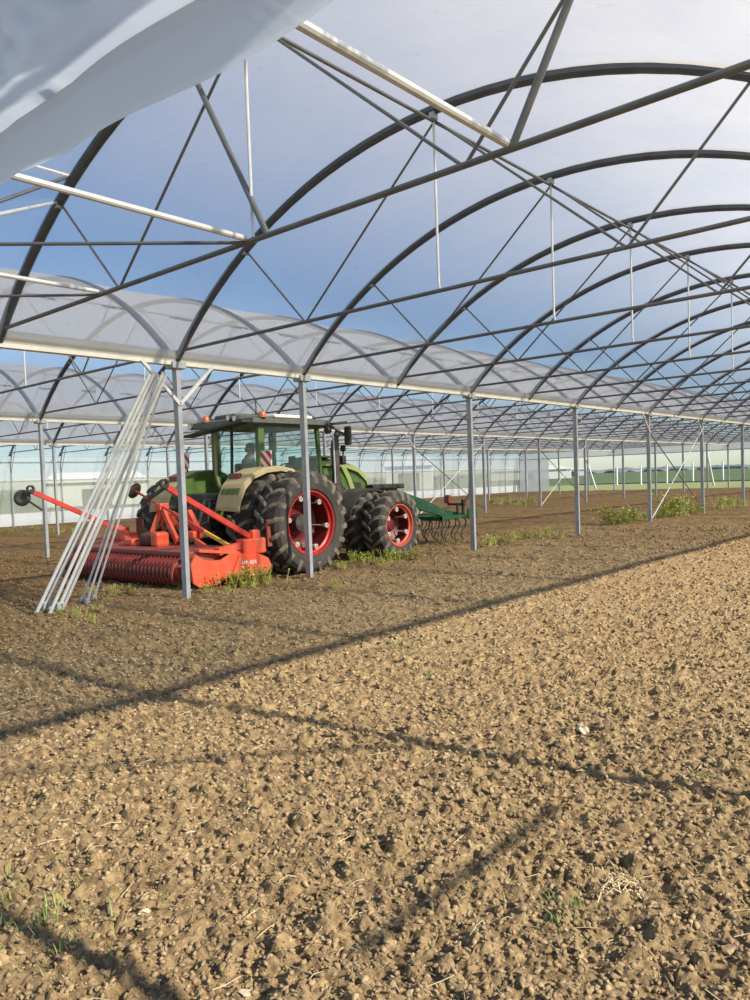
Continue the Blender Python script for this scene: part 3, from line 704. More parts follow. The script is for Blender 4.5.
# hood
def ring(y, hw, zt, zb, n=14, pw=3.2):
    out = []
    for k in range(n+1):
        a = PI*k/n; c, s = math.cos(a), math.sin(a)
        out.append(T(XC+hw*math.copysign(abs(c)**(2/pw), c), y, zb+(zt-zb)*abs(s)**(2/pw)))
    return out
hr = [(11.68, .52, 2.20, 1.34), (11.9, .52, 2.20, 1.32), (12.4, .52, 2.18, 1.28), (12.85, .51, 2.12, 1.2), (13.2, .50, 2.0, 1.1), (13.42, .47, 1.82, 1.0), (13.52, .40, 1.5, .98)]
o = P(MB().loft([ring(*q) for q in hr]), 'hood', green, True)
# light green side rails following the hood, dark grilles between them
mb = MB()
for sg in (1, -1):
    pts = [(11.72, 2.03), (12.1, 2.05), (12.6, 2.00), (13.0, 1.89), (13.3, 1.68), (13.46, 1.38), (13.48, 1.08)]
    hwf = lambda y: np.interp(y, [q[0] for q in hr], [q[1] for q in hr])
    rg = []
    for (y, z) in pts:
        x = XC+sg*(float(hwf(y))-.015); wv = .055
        rg.append([T(x-sg*.04, y, z-wv), T(x+sg*.03, y, z-wv), T(x+sg*.015, y+.02, z+wv), T(x-sg*.05, y+.02, z+wv)])
    mb.loft(rg)
    rg = []
    for (y, z) in [(12.5, 1.98), (12.68, 1.70), (12.84, 1.36), (12.92, 1.14)]:
        x = XC+sg*(float(hwf(y))-.01); rg.append([T(x-sg*.04, y-.07, z), T(x+sg*.03, y-.07, z), T(x+sg*.03, y+.07, z), T(x-sg*.04, y+.07, z)])
    mb.loft(rg)
P(mb, 'hood_rail', lgreen, False)
for sg in (1, -1):
    mb = MB(); x = XC+sg*.515
    mb.prism([(y-9.88, z) for y, z in ((12.62, 1.72), (13.0, 1.58), (13.2, 1.3), (12.95, 1.15), (12.85, 1.3))], x-XC-.02, x-XC+.004, 'X')
    for k in range(7): mb.bar(T(x+.004*sg, 12.7, 1.26+.06*k), T(x+.004*sg, 13.1, 1.22+.06*k), .012, .02)
    P(mb, 'grille', black)
    mb = MB(); mb.prism([(y-9.88, z) for y, z in ((11.5, 1.80), (12.35, 1.78), (12.6, 1.35), (11.5, 1.35))], x-XC-.02, x-XC+.006, 'X')
    for k in range(7): mb.bar(T(x+.008*sg, 11.5, 1.38+.06*k), T(x+.008*sg, 12.45, 1.38+.06*k), .012, .02)
    P(mb, 'grille', black)
tag(P(MB().bbox(T(-12.2, 11.75, 2.17), T(-11.85, 12.35, 2.215), .02), 'hood_decal', dust), 'muddy dust patch on the hood')

# cab
zc0, zc1 = 1.50, 2.80
RB, RF = 9.95, 11.62                 # rear and front of the cab
hwR, hwF, hwM = .70, .72, .80
cor = {'RR': (XC+hwR, RB), 'RL': (XC-hwR, RB), 'FR': (XC+hwF, RF), 'FL': (XC-hwF, RF)}
def pil(mb, x, y, x2, y2, wd=.10, dp=.09): mb.bar(T(x, y, zc0-.25), T(x2, y2, zc1), dp, wd)
mb = MB(); x, y = cor['RR']
mb.loft([[T(x-.06, y-.04, z), T(x+.04, y-.04, z), T(x+.05, y+.10, z), T(x-.06, y+.10, z)] for z in (zc0-.3, 1.9, 2.3, zc1)])
P(mb, 'cab_pillar', green)
mb = MB(); x, y = cor['RL']
mb.loft([[T(x-.05, y-.04, z), T(x+.07, y-.04, z), T(x+.07, y+.10, z), T(x-.05, y+.10, z)] for z in (zc0-.3, 1.9, 2.3, zc1)])
P(mb, 'cab_pillar', green)
for q, sg in (('FR', 1), ('FL', -1)):
    mb = MB(); x, y = cor[q]; pil(mb, x, y, x-.02*sg, y-.08, .07, .08); P(mb, 'cab_pillar', green)
mb = MB(); mb.bar(T(XC-.18, RB+.0, zc0+.05), T(XC-.12, RB+.0, zc1), .045, .045); tag(P(mb, 'window_bar', black), 'dark bar in the rear window')
# curved green frame round the rear window
mb = MB(); mb.tube([T(XC-hwR+.06, RB-.01, 2.74), T(XC-hwR+.05, RB-.02, 1.85), T(XC-hwR+.12, RB-.02, 1.64), T(XC-hwR+.30, RB-.02, 1.56), T(XC+hwR-.1, RB-.02, 1.58), T(XC+hwR-.02, RB-.01, 1.75)], .035, 8)
P(mb, 'window_frame', dust, True)
mb = MB(); mb.bbox(T(XC-.78, RB-.05, 1.02), T(XC+.76, RF+.05, 1.20), .04); P(mb, 'cab_floor', iron)
for a_, b_ in (((XC+hwF+.02, RB, zc1), (XC+hwF, RF, zc1)), ((XC+hwF+.02, RB, 1.58), (XC+hwF, RF, 1.53)), ((XC-hwF-.02, RB, zc1), (XC-hwF, RF, zc1)), ((XC-hwF, RF, zc1), (XC+hwF, RF, zc1))):
    P(MB().bar(T(*a_), T(*b_), .05, .06), 'cab_rail', green)
def pane(a, b, c, d):
    a, b, c, d = [Vector(T(*q)) for q in (a, b, c, d)]; n = (b-a).cross(d-a).normalized()*.006
    mb = MB(); mb.add([a, b, c, d, a+n, b+n, c+n, d+n], [(0,1,2,3),(7,6,5,4),(0,4,5,1),(1,5,6,2),(2,6,7,3),(3,7,4,0)]); return P(mb, 'pane', glass)
pane((XC-hwR+.06, RB, 1.6), (XC+hwR-.05, RB, 1.6), (XC+hwR-.05, RB, 2.76), (XC-hwR+.06, RB, 2.76))
pane((XC+hwR+.03, RB+.1, 1.6), (XC+hwF+.02, RF-.04, 1.6), (XC+hwF, RF-.1, 2.76), (XC+hwR+.02, RB+.1, 2.76))
pane((XC-hwR-.03, RB+.1, 1.6), (XC-hwF-.02, RF-.04, 1.6), (XC-hwF, RF-.1, 2.76), (XC-hwR-.02, RB+.1, 2.76))
pane((XC-hwF+.05, RF, 1.6), (XC+hwF-.05, RF, 1.6), (XC+hwF-.07, RF-.08, 2.76), (XC-hwF+.07, RF-.08, 2.76))
mb = MB(); mb.loft([[T(XC+sx*w_, y, z) for sx, y in ((-1, RB-.42+e), (1, RB-.30+e), (1, RF+.20-e), (-1, RF+.20-e))] for w_, z, e in ((.84, 2.79, .0), (.90, 2.83, 0), (.88, 2.92, .03), (.70, 2.96, .15))])
P(mb, 'roof', grey)
tag(P(MB().bar(T(XC-1.05, RB-.42, 2.66), T(XC+.82, RB-.36, 2.85), .30, .035), 'sun_visor', black), 'dark visor over the rear window')
mb = MB(); mb.bbox(T(XC-.55, RB-.1, 2.95), T(XC+.15, RB+.5, 3.07), .04); P(mb, 'roof_box', grey)
tag(P(MB().bbox(T(XC+.3, RB+.35, 2.95), T(XC+.8, RB+1.4, 3.02), .03), 'roof_panel', white), 'white roof hatch')
for x, y in ((XC+.86, RB-.02), (XC-.55, RB-.3)):
    o = P(MB().rev([(0, .001), (0, .085), (.03, .085), (.03, .075), (.09, .07), (.12, .05), (.13, .001)], T(x, y, 2.93), 16, 0, 'Z'), 'beacon', orange, True)
for x, y, z in ((XC+.48, RB-.40, 2.93), (XC+.30, RB-.41, 2.95), (XC-.90, RB-.44, 2.86)):
    o = P(MB().rev([(0, .001), (0, .06), (-.01, .07), (.07, .065), (.10, .02), (.10, .001)], T(x, y, z), 14, 0, 'Y'), 'work_light', black, True)
    P(MB().rev([(-.012, .001), (-.012, .055), (.0, .055)], T(x, y, z), 14, 0, 'Y'), 'lens', white, True, o).location = (0, 0, 0)
P(MB().tube([T(XC+.42, RB+.2, 2.95), T(XC+.40, RB+.2, 3.38)], .009, 5), 'antenna', black)
P(MB().tube([T(XC+.60, RB+.1, 2.95), T(XC+.52, RB+.1, 3.34)], .006, 5), 'antenna', black)
# seat, console, steering wheel
mb = MB(); mb.bbox(T(XC-.27, 10.20, 1.22), T(XC+.27, 10.70, 1.50), .06); mb.bbox(T(XC-.27, 10.08, 1.50), T(XC+.27, 10.18, 2.08), .04); P(mb, 'seat', black)
mb = MB(); mb.tube([T(XC, 11.35, 1.5), T(XC, 11.2, 1.95)], .04, 8)
mb.tube([T(XC+.19*math.cos(a), 11.17+.19*math.sin(a)*.8, 1.97+.10*math.sin(a)) for a in np.linspace(0, 2*PI, 17)], .014, 6, 0, False); P(mb, 'steering_wheel', black)
mb = MB(); mb.bbox(T(XC+.35, 10.5, 1.2), T(XC+.55, 11.2, 1.78), .03); mb.tube([T(XC+.45, 11.0, 1.85), T(XC+.45, 11.05, 2.05)], .02, 6); mb.bbox(T(XC+.38, 11.0, 2.02), T(XC+.58, 11.03, 2.2), .01); P(mb, 'armrest', black)

# fenders
for sg in (1, -1):
    path = [(8.80, 1.22), (8.86, 1.42), (8.98, 1.64), (9.18, 1.82), (9.5, 1.93), (9.85, 1.96), (10.2, 1.90), (10.5, 1.76), (10.72, 1.58)]
    xa, xb = XC+sg*.76, XC+sg*1.42; rg = []
    for i, (y, z) in enumerate(path):
        rg.append([T(xa, y, z+.02), T(xb-sg*.06, y, z+.02), T(xb, y, z-.02), T(xb, y, z-.08), T(xb-sg*.03, y, z-.06), T(xa, y, z-.03)])
    P(MB().loft(rg), 'fender', dust, False)
    # inner side plate of the fender
    mb = MB(); mb.prism([(y-9.88, z) for y, z in path]+[(10.7-9.88, 1.1), (9.0-9.88, .95), (8.75-9.88, 1.05)], xa-XC-.02, xa-XC+.02, 'X'); P(mb, 'fender_side', green)
    mb = MB(); mb.bbox(T(xa+sg*.05 if sg > 0 else xa-.35, 9.08, 1.76), T(xa+.35 if sg > 0 else xa-.05, 9.16, 1.86), .01); o = P(mb, 'tail_light', darkred)
    mb = MB(); mb.bbox(T(XC+sg*1.06-.15, 9.44, 2.02), T(XC+sg*1.06+.15, 9.46, 2.34), .004)
    me = mb.mesh('warning_board', stripes); wb = onX(269.5, 460, -11.15); inst('warning_board', me, tr, (0, wb.y-9.45, -.06) if sg > 0 else None)
    P(MB().bar(T(XC+sg*.98, wb.y+.02 if sg > 0 else 9.48, 1.8), T(XC+sg*1.06, wb.y+.02 if sg > 0 else 9.48, 2.2), .03, .02), 'board_bracket', iron)
mb = MB()
for k in range(5): mb.tube([T(XC+.78+.12*k, 8.80, 1.56), T(XC+.84+.12*k, 8.78, 1.48)], .012, 5)
# fender lettering: large worn model number plate, unreadable under the mud
random.seed(5)
mb = MB()
for k in range(7): mb.bar(T(XC+.84+.075*k, 8.925, 1.585), T(XC+.855+.075*k, 8.862, 1.47+.02*(k % 2)), .04, .008)
tag(P(mb, 'fender_decal', green), 'mud-blurred green lettering on the fender')

# rear body, linkage, hoses
mb = MB(); mb.bbox(T(-12.8, 9.0, 1.0), T(-11.8, 9.6, 1.5), .05); P(mb, 'rear_housing', iron)
mb = MB()
for sg in (1, -1):
    mb.tube([T(XC+sg*.42, 9.0, .75), T(XC+sg*.50, 8.2, .62)], .04, 8); mb.tube([T(XC+sg*.45, 9.1, 1.35), T(XC+sg*.5, 8.75, 1.38), T(XC+sg*.5, 8.5, .68)], .035, 8)
P(mb, 'lower_link', iron, True)
P(MB().tube([T(XC, 9.0, 1.2), T(XC, 8.25, 1.28)], .035, 8), 'top_link', iron, True)
for k in range(9):
    x = XC-.45+.12*k; s = random.uniform(-.15, .15)
    P(MB().tube([T(x, 9.0, 1.25), T(x+s, 8.75, 1.35-.05*k % .2), T(x+s*2, 8.6, 1.0), T(x+s, 8.4, .8+.05*(k % 3))], .014, 6), 'hose', black, True)
# exhaust, mirrors
P(MB().tube([T(-11.42, 11.9, 1.25), T(-11.42, 11.9, 1.55), T(-11.42, 11.9, 1.56), T(-11.42, 11.9, 2.45), T(-11.40, 11.92, 2.62), T(-11.36, 11.96, 2.74)], [.11, .11, .088, .088, .055, .055], 14), 'exhaust', exh, True)
P(MB().tube([T(-11.35, 11.80, 1.6), T(-11.36, 11.80, 2.6)], .018, 6), 'handrail', galv_pole, True)
mb = MB(); mb.bar(T(-11.5, 11.55, 2.83), T(-11.12, 11.98, 2.88), .10, .045); mb.tube([T(-11.35, 11.62, 2.85), T(-11.2, 11.98, 2.62)], .03, 6); o = P(mb, 'mirror_arm', black)
P(MB().bbox(T(-11.22, 11.97, 2.40), T(-11.05, 12.05, 2.80), .03), 'mirror', black, False)
P(MB().rev([(0, .001), (0, .07), (.02, .085), (.10, .07), (.12, .001)], T(-11.35, 11.58, 2.72), 14, 0, 'Y'), 'work_light', black, True)
mb = MB(); mb.tube([T(-11.7, 12.2, 2.0), T(-11.5, 12.2, 2.1), T(-11.45, 12.2, 2.35)], .018, 6); mb.bbox(T(-11.52, 12.15, 2.28), T(-11.38, 12.21, 2.42), .03); mb.bbox(T(-11.6, 12.13, 2.0), T(-11.42, 12.25, 2.2), .03); P(mb, 'camera_bracket', black)
mb = MB(); mb.bbox(T(-13.6, 11.94, 2.36), T(-13.4, 12.04, 2.84), .03); mb.bar(T(-13.1, 11.55, 2.83), T(-13.5, 11.95, 2.86), .08, .04); P(mb, 'mirror', black)
# thin round front fenders over the inner front wheels
for sg in (1, -1):
    rg = []
    for k in range(11):
        a = math.radians(-75+15*k); y = FY+.80*math.sin(a); z = FZ+.78*math.cos(a); x0_ = XC+sg*.92; x1_ = XC+sg*1.44
        rg.append([T(x0_, y, z+.02), T(x1_, y, z+.0), T(x1_, y, z-.04), T(x0_, y, z-.02)])
    P(MB().loft(rg), 'front_fender', black if False else tyre_side, True)
# front weight box
mb = MB(); mb.bbox(T(-12.75, 13.35, .75), T(-11.75, 14.4, 1.42), .04); P(mb, 'front_linkage', jgreen)
mb = MB(); mb.bbox(T(-12.9, 13.30, 1.42), T(-11.6, 14.45, 1.54), .03); P(mb, 'front_lid', black)

# driver
def person():
    J = {'pel': (0, 0, .05), 'belly': (0, -.02, .22), 'chest': (0, .0, .42), 'neck0': (0, .02, .56), 'neck': (0.01, .04, .63), 'head': (.03, .08, .75), 'crown': (.03, .07, .83)}
    E_ = [('pel', 'belly'), ('belly', 'chest'), ('chest', 'neck0'), ('neck0', 'neck'), ('neck', 'head'), ('head', 'crown')]
    Rr = {'pel': .15, 'belly': .135, 'chest': .155, 'neck0': .09, 'neck': .055, 'head': .092, 'crown': .07}
    for s, q in ((1, 'r'), (-1, 'l')):
        J.update({'sh'+q: (s*.19, .0, .50), 'el'+q: (s*.25, .16, .27), 'wr'+q: (s*.17, .42, .33), 'pm'+q: (s*.165, .49, .36),
                  'hip'+q: (s*.10, .03, .03), 'kn'+q: (s*.16, .46, .05), 'an'+q: (s*.16, .55, -.34), 'to'+q: (s*.17, .72, -.38)})
        Rr.update({'sh'+q: .075, 'el'+q: .05, 'wr'+q: .032, 'pm'+q: .036, 'hip'+q: .10, 'kn'+q: .068, 'an'+q: .045, 'to'+q: .035})
        E_ += [('chest', 'sh'+q), ('sh'+q, 'el'+q), ('el'+q, 'wr'+q), ('wr'+q, 'pm'+q), ('pel', 'hip'+q), ('hip'+q, 'kn'+q), ('kn'+q, 'an'+q), ('an'+q, 'to'+q)]
        for k, (dx, l) in enumerate(((-.028, .055), (-.010, .065), (.010, .06), (.028, .048))):
            a, b = f'f{k}a{q}', f'f{k}b{q}'; J[a] = (s*.165+dx, .53, .365); J[b] = (s*.165+dx*1.1, .53+l*.5, .345-l*.2)
            Rr[a] = .010; Rr[b] = .009; E_ += [('pm'+q, a), (a, b)]
        J['t1'+q] = (s*.165-s*.045, .49, .375); J['t2'+q] = (s*.165-s*.06, .53, .37); Rr['t1'+q] = .011; Rr['t2'+q] = .009; E_ += [('pm'+q, 't1'+q), ('t1'+q, 't2'+q)]
    ks = list(J); me = bpy.data.meshes.new('person'); me.from_pydata([J[k] for k in ks], [(ks.index(a), ks.index(b)) for a, b in E_], [])
    o = bpy.data.objects.new('person', me); C.objects.link(o)
    m = o.modifiers.new('skin', 'SKIN'); sv = me.skin_vertices[0].data
    for i, k in enumerate(ks): sv[i].radius = (Rr[k], Rr[k]); sv[i].use_root = (k == 'pel')
    s = o.modifiers.new('sub', 'SUBSURF'); s.levels = 1; s.render_levels = 1
    dg = bpy.context.evaluated_depsgraph_get(); dg.update(); nm = bpy.data.meshes.new_from_object(o.evaluated_get(dg))
    bpy.data.objects.remove(o)
    for q in (skin, jacket): nm.materials.append(q)
    for p_ in nm.polygons:
        c = p_.center; p_.use_smooth = True
        p_.material_index = 0 if (c.z > .60 or (c.y > .44 and c.z > .28)) else 1
    return nm
PX, PY, PZ = XC-.10, 10.34, 1.62
pe = inst('person', person(), None, (PX, PY, PZ), (0, 0, -1.1))
tag(pe, 'person in a dark cap and dark jacket sitting at the wheel in the cab', 'person')
def H_(mb, name, m): return mb.build(name, m, pe, True)
mb = MB(); mb.rev([(.0, .10), (.04, .104), (.08, .085), (.105, .04), (.11, .001)], (.03, .07, .775), 18, 0, 'Z'); mb.loft([[(-.05, .13, .79), (.11, .13, .79), (.11, .13, .805), (-.05, .13, .805)], [(-.02, .24, .775), (.08, .24, .775), (.08, .24, .785), (-.02, .24, .785)]]); H_(mb, 'cap', black)
mb = MB(); mb.rev([(-.05, .098), (.0, .10), (.04, .10)], (.03, .045, .74), 16, 0, 'Z'); H_(mb, 'hair', iron)
mb = MB(); mb.loft([[(.018, .165, .76), (.042, .165, .76), (.03, .17, .765)], [(.012, .17, .725), (.048, .17, .725), (.03, .195, .722)], [(.02, .165, .715), (.04, .165, .715), (.03, .168, .712)]]); H_(mb, 'nose', skin)
for sx in (-1, 1):
    H_(MB().rev([(-.006, .001), (0, .010), (.006, .001)], (.03+sx*.032, .166, .765), 8, 0, 'Y'), 'eye', black)
    H_(MB().rev([(-.008, .001), (-.006, .02), (.006, .024), (.008, .001)], (.03+sx*.098, .07, .75), 10), 'ear', skin)
H_(MB().bbox((.008, .160, .692), (.052, .168, .699), .002), 'mouth', darkred)
mb = MB(); mb.rev([(.0, .12), (.05, .10), (.09, .075)], (0, .02, .54), 16, 0, 'Z'); H_(mb, 'collar', scarf)

# ------------------------------------------------------------------ rotary harrow behind the tractor
hx0, hx1 = -14.4, -10.25
ha = empty('rotary_harrow', (XC, 7.9, 0)); tag(ha, 'wide red rotary harrow with raised marker arms, standing behind the tractor', 'harrow')
def Tm(x, y, z): return (x-XC, y-7.9, z)
def Q(mb, name, m, smooth=False, parent=ha): return mb.build(name, m, parent, smooth)
mb = MB(); mb.prism([(y-7.9, z) for y, z in ((7.45, .52), (7.62, .60), (8.35, .60), (8.55, .50), (8.55, .30), (7.70, .26), (7.46, .44))], hx0-XC, hx1-.2-XC, 'X'); Q(mb, 'gear_trough', darkred)
tag(Q(MB().bbox(Tm(hx0, 7.40, .50), Tm(hx1-.25, 7.95, .585), .02), 'hood_plate', darkred), 'dusty dull red cover plate')
# packer roller with scraper ribs
Q(MB().rev([(0, .001), (0, .15), (hx1-.4-hx0-.1, .15), (hx1-.4-hx0-.1, .001)], Tm(hx0+.1, 7.42, .24), 24), 'roller', darkred, True)
rg_me = MB().rev([(-.02, .15), (-.012, .235), (.012, .235), (.02, .15)], (0, 0, 0), 20).mesh('roller_ring', darkred)
sc_me = MB().bar((0, -.02, .26), (0, -.20, .16), .03, .03).bar((0, -.20, .16), (0, -.25, -.02), .03, .03).bar((0, -.25, -.02), (0, -.21, -.18), .03, .03).mesh('scraper', ribred)
x = hx0+.2
while x < hx1-.4:
    inst('roller_ring', rg_me, ha, Tm(x, 7.42, .24)); inst('scraper', sc_me, ha, Tm(x+.05, 7.45, .25)); x += .115
mb = MB()
for k in range(14):
    xx = hx0+.25+k*.28; mb.rev([(0, .001), (0, .10), (-.12, .10), (-.12, .001)], Tm(xx, 8.1, .30), 10, 0, 'Z'); mb.bar(Tm(xx-.1, 8.1, .2), Tm(xx-.08, 8.12, 0.0), .015, .05); mb.bar(Tm(xx+.1, 8.1, .2), Tm(xx+.08, 8.08, 0.0), .015, .05)
Q(mb, 'tine_rotor', iron)
for xe, nm in ((hx1, 'right'), (hx0, 'left')):
    sgn = 1 if xe == hx1 else -1
    # rounded end plate
    poly = [(7.30, .10), (7.42, .02), (7.80, .03), (8.05, .16), (8.85, .12), (8.95, .22), (8.88, .36), (8.60, .48), (8.05, .50), (7.85, .42), (7.55, .44), (7.36, .56), (7.26, .40)]
    o = Q(MB().prism([(y-7.9, z) for y, z in poly], xe-XC-.02, xe-XC+.02, 'X'), 'side_plate', red)
    Q(MB().prism([(y-7.9, z) for y, z in ((8.02, .10), (8.80, .08), (8.90, .20), (8.84, .32), (8.6, .42), (8.22, .46))], xe-XC+.02*sgn, xe-XC+.05*sgn, 'X'), 'side_shield', red)
    mb = MB(); mb.bar(Tm(xe-.1*sgn, 7.35, .42), Tm(xe-.1*sgn, 7.9, .30), .05, .16); mb.bar(Tm(xe-.1*sgn, 7.38, .52), Tm(xe-.1*sgn, 7.40, .12), .05, .10)
    mb.bar(Tm(xe-.12*sgn, 7.9, .55), Tm(xe-.12*sgn, 8.45, .62), .12, .12); mb.bar(Tm(xe-.22*sgn, 7.55, .60), Tm(xe-.10*sgn, 8.3, .50), .22, .05)
    Q(mb, 'roller_arm', red)
    mb = MB(); mb.bbox(Tm(xe-.20, 8.35, .45), Tm(xe+.02, 8.85, .72), .03); mb.bbox(Tm(xe-.16, 8.6, .68), Tm(xe-.04, 8.78, .86), .03); Q(mb, 'arm_pivot', red)
    tag(Q(MB().bar(Tm(xe-.02*sgn, 8.95, .55), Tm(xe-.02*sgn, 8.95, 1.02), .04, .10), 'reflector_post', darkred), 'upright dark red plate')
    # marker arm: long square tube rising to the rear
    root = Vector((xe-.12*sgn, 8.72, .68)); tip = Vector((xe-.07*sgn, 6.82 if sgn > 0 else 6.58, 1.72)); d_ = tip-root
    arm = Q(MB().bar(Vector(Tm(*root)), Vector(Tm(*(root+d_*.93))), .065, .085), 'marker_arm', redarm)
    e1 = root+d_*.93
    mb = MB(); mb.rev([(-.03, .075), (-.03, .045), (.03, .045), (.03, .075), (-.03, .075)], Tm(e1.x, e1.y-.05, e1.z+.06), 14)
    mb.bar(Tm(e1.x, e1.y, e1.z+.03), Tm(e1.x, e1.y-.06, e1.z), .07, .07); Q(mb, 'hinge', black, False, arm)
    if sgn < 0:
        dc = onY(22, 498, e1.y-.15); dn = Vector((.75, -.62, .1)).normalized()
        mb = MB(); Rm = dn.to_track_quat('Z', 'Y').to_matrix()
        vs = MB().rev([(0, .001), (.012, .06), (.02, .10), (-.01, .155), (-.016, .155), (0, .08), (-.01, .001)], (0, 0, 0), 24, 0, 'Z')
        mb.add([Rm @ Vector(p_) + Vector(Tm(*dc)) for p_ in vs.v], vs.f)
        Q(mb, 'marker_disc', black, True, arm)
        Q(MB().bar(Tm(dc.x, dc.y, dc.z), Tm(e1.x, e1.y-.03, e1.z), .03, .04), 'disc_arm', black, False, arm)
        Q(MB().bar(Tm(*(dc+Vector((.15, .08, -.08)))), Tm(*onY(42, 510, e1.y-.05)), .02, .03), 'scraper_bar', iron, False, arm)
    else:
        b1 = onY(143, 503, e1.y-.1)
        Q(MB().bar(Tm(e1.x, e1.y-.03, e1.z), Tm(*b1), .035, .05), 'disc_arm', black, False, arm)
        dc = onY(135, 491, 8.1)
        mb = MB(); dn = Vector((.90, .25, -.45)).normalized(); Rm = dn.to_track_quat('Z', 'Y').to_matrix(); vs = MB().rev([(0, .001), (.02, .08), (-.01, .16), (-.016, .16), (0, .08), (-.01, .001)], (0, 0, 0), 24, 0, 'Z')
        mb.add([Rm @ Vector(p_) + Vector(Tm(*dc)) for p_ in vs.v], vs.f); Q(mb, 'marker_disc', black, True, arm)
        Q(MB().bar(Tm(*dc), Tm(*onY(180, 517, 8.1)), .025, .035), 'disc_rod', redarm, False, arm)
# lettering on the near side shield
fc = bpy.data.curves.new('lettering', 'FONT'); fc.body = 'HR 404'; fc.size = .105; fc.extrude = .002; fc.align_x = 'CENTER'; fc.materials.append(white)
tx = bpy.data.objects.new('lettering', fc); C.objects.link(tx); me_ = None; tx.location = Tm(hx1+.054, 8.42, .29); tx.rotation_euler = (PI/2, 0, PI/2)
bpy.context.view_layer.update(); dg = bpy.context.evaluated_depsgraph_get(); tm_ = bpy.data.meshes.new_from_object(tx.evaluated_get(dg)); lt = inst('lettering', tm_, ha, tuple(tx.location), (PI/2, 0, PI/2)); bpy.data.objects.remove(tx)
# headstock A-frame
mb = MB(); a = Vector((-12.30, 8.15, 1.30)); 
for q in (onY(149, 543, 7.95), onY(178, 543, 8.1)): mb.bar(Tm(*a), Tm(*q), .07, .10)
for sg in (1, -1): mb.bar(Tm(*a), Tm(XC+sg*.45, 8.45, .62), .05, .08)
mb.bbox(Tm(-12.40, 8.05, 1.22), Tm(-12.2, 8.25, 1.36), .02); Q(mb, 'headstock', red)
mb = MB(); mb.rev([(-.22, .001), (-.22, .10), (-.1, .13), (.12, .13), (.18, .09), (.18, .001)], Tm(-12.25, 7.85, .72), 20, 0, 'X'); mb.rev([(-.27, .001), (-.27, .06), (-.2, .06)], Tm(-12.25, 7.85, .72), 14); Q(mb, 'gearbox', rusty, True)
mb = MB(); mb.bbox(Tm(-12.08, 7.72, .58), Tm(-11.85, 8.0, .86), .06); mb.bbox(Tm(-13.1, 7.7, .58), Tm(-12.5, 7.9, .66), .03); mb.bbox(Tm(-12.9, 7.68, .6), Tm(-12.6, 7.95, .72), .03); Q(mb, 'gearbox_flange', red)
a = onY(172, 513, 8.2); b = Vector((hx1-.15, 8.25, .58)); d_ = b-a
Q(MB().bar(Tm(*a), Tm(*(a+d_*.55)), .07, .07), 'strut', redarm); Q(MB().bar(Tm(*(a+d_*.55)), Tm(*b), .055, .055), 'strut_sleeve', yellow)
mb = MB(); mb.bar(Tm(*onY(188, 512, 8.3)), Tm(*onY(196, 528, 8.3)), .09, .14); mb.bar(Tm(*onY(196, 541, 8.1)), Tm(*onY(212, 552, 8.1)), .06, .09); mb.bbox(Tm(-11.6, 8.1, .72), Tm(-11.3, 8.35, .86), .03); Q(mb, 'bracket', red)
mb = MB(); q = onY(125, 535, 8.4); mb.bbox(Tm(q.x-.25, 8.3, .55), Tm(q.x+.2, 8.6, .78), .05); mb.bar(Tm(*onY(118, 528, 8.4)), Tm(*onY(132, 545, 8.2)), .12, .12); Q(mb, 'pivot_block', red)
Q(MB().bbox(Tm(-13.42, 8.33, .6), Tm(-13.25, 8.37, 1.08), .01), 'rear_plate', rusty)

# ------------------------------------------------------------------ green cultivator on the front of the tractor
cu = empty('cultivator', (XC, 15.9, 0)); tag(cu, 'dark green spring-tine cultivator mounted on the front of the tractor', 'cultivator')
def Tc(x, y, z): return (x-XC, y-15.9, z)
def R_(mb, name, m, smooth=False, parent=cu): return mb.build(name, m, parent, smooth)
mb = MB()
for sg in (1, -1):
    mb.loft([[Tc(XC+sg*x+dx, y, z+dz) for dx, dz in ((-.05, -t), (.05, -t), (.05, t), (-.05, t))] for x, y, z, t in ((.42, 14.4, 1.25, .14), (.75, 15.0, 1.0, .14), (1.0, 15.5, .78, .09), (1.1, 16.2, .66, .05))])
R_(mb, 'drawbar', jgreen)
mb = MB()
for y in (15.1, 15.7, 16.3): mb.bbox(Tc(XC-1.35, y-.05, .60), Tc(XC+1.35, y+.05, .70), .01)
for x in (-1.3, -.5, .5, 1.3): mb.bbox(Tc(XC+x-.04, 15.05, .62), Tc(XC+x+.04, 16.4, .71), .01)
R_(mb, 'tine_frame', jgreen)
tm = MB()
pts = [(0, 0, .62), (0, .10, .60), (0, .20, .50), (0, .16, .36), (0, .02, .26), (0, -.04, .14), (0, .04, .01)]
tm.tube(pts, [.018, .02, .02, .018, .018, .02, .012], 6); tmm = tm.mesh('tine', iron, True)
for r_i, y in enumerate((15.1, 15.7, 16.3)):
    for k in range(9): inst('tine', tmm, cu, Tc(XC-1.32+.31*k+.09*r_i, y, .02))
mb = MB(); mb.bbox(Tc(XC+.85, 15.95, .93), Tc(XC+1.36, 16.05, .99), .01); mb.bar(Tc(XC+1.30, 16.0, .6), Tc(XC+1.30, 16.0, 1.08), .06, .06); mb.bar(Tc(XC+1.2, 15.9, .66), Tc(XC+1.2, 15.9, 1.0), .05, .05)
mb.tube([Tc(XC+1.2, 16.2, .98), Tc(XC+1.3, 16.3, 1.2), Tc(XC+1.25, 16.4, 1.45)], .03, 8); R_(mb, 'depth_adjuster', iron, False)
tag(R_(MB().bbox(Tc(XC+.78, 15.9, .98), Tc(XC+.95, 16.0, 1.2), .03), 'lamp', darkred), 'small dark red lamp')
R_(MB().bbox(Tc(XC+1.30, 16.15, .58), Tc(XC+1.36, 16.55, .84), .02), 'end_plate', jgreen)

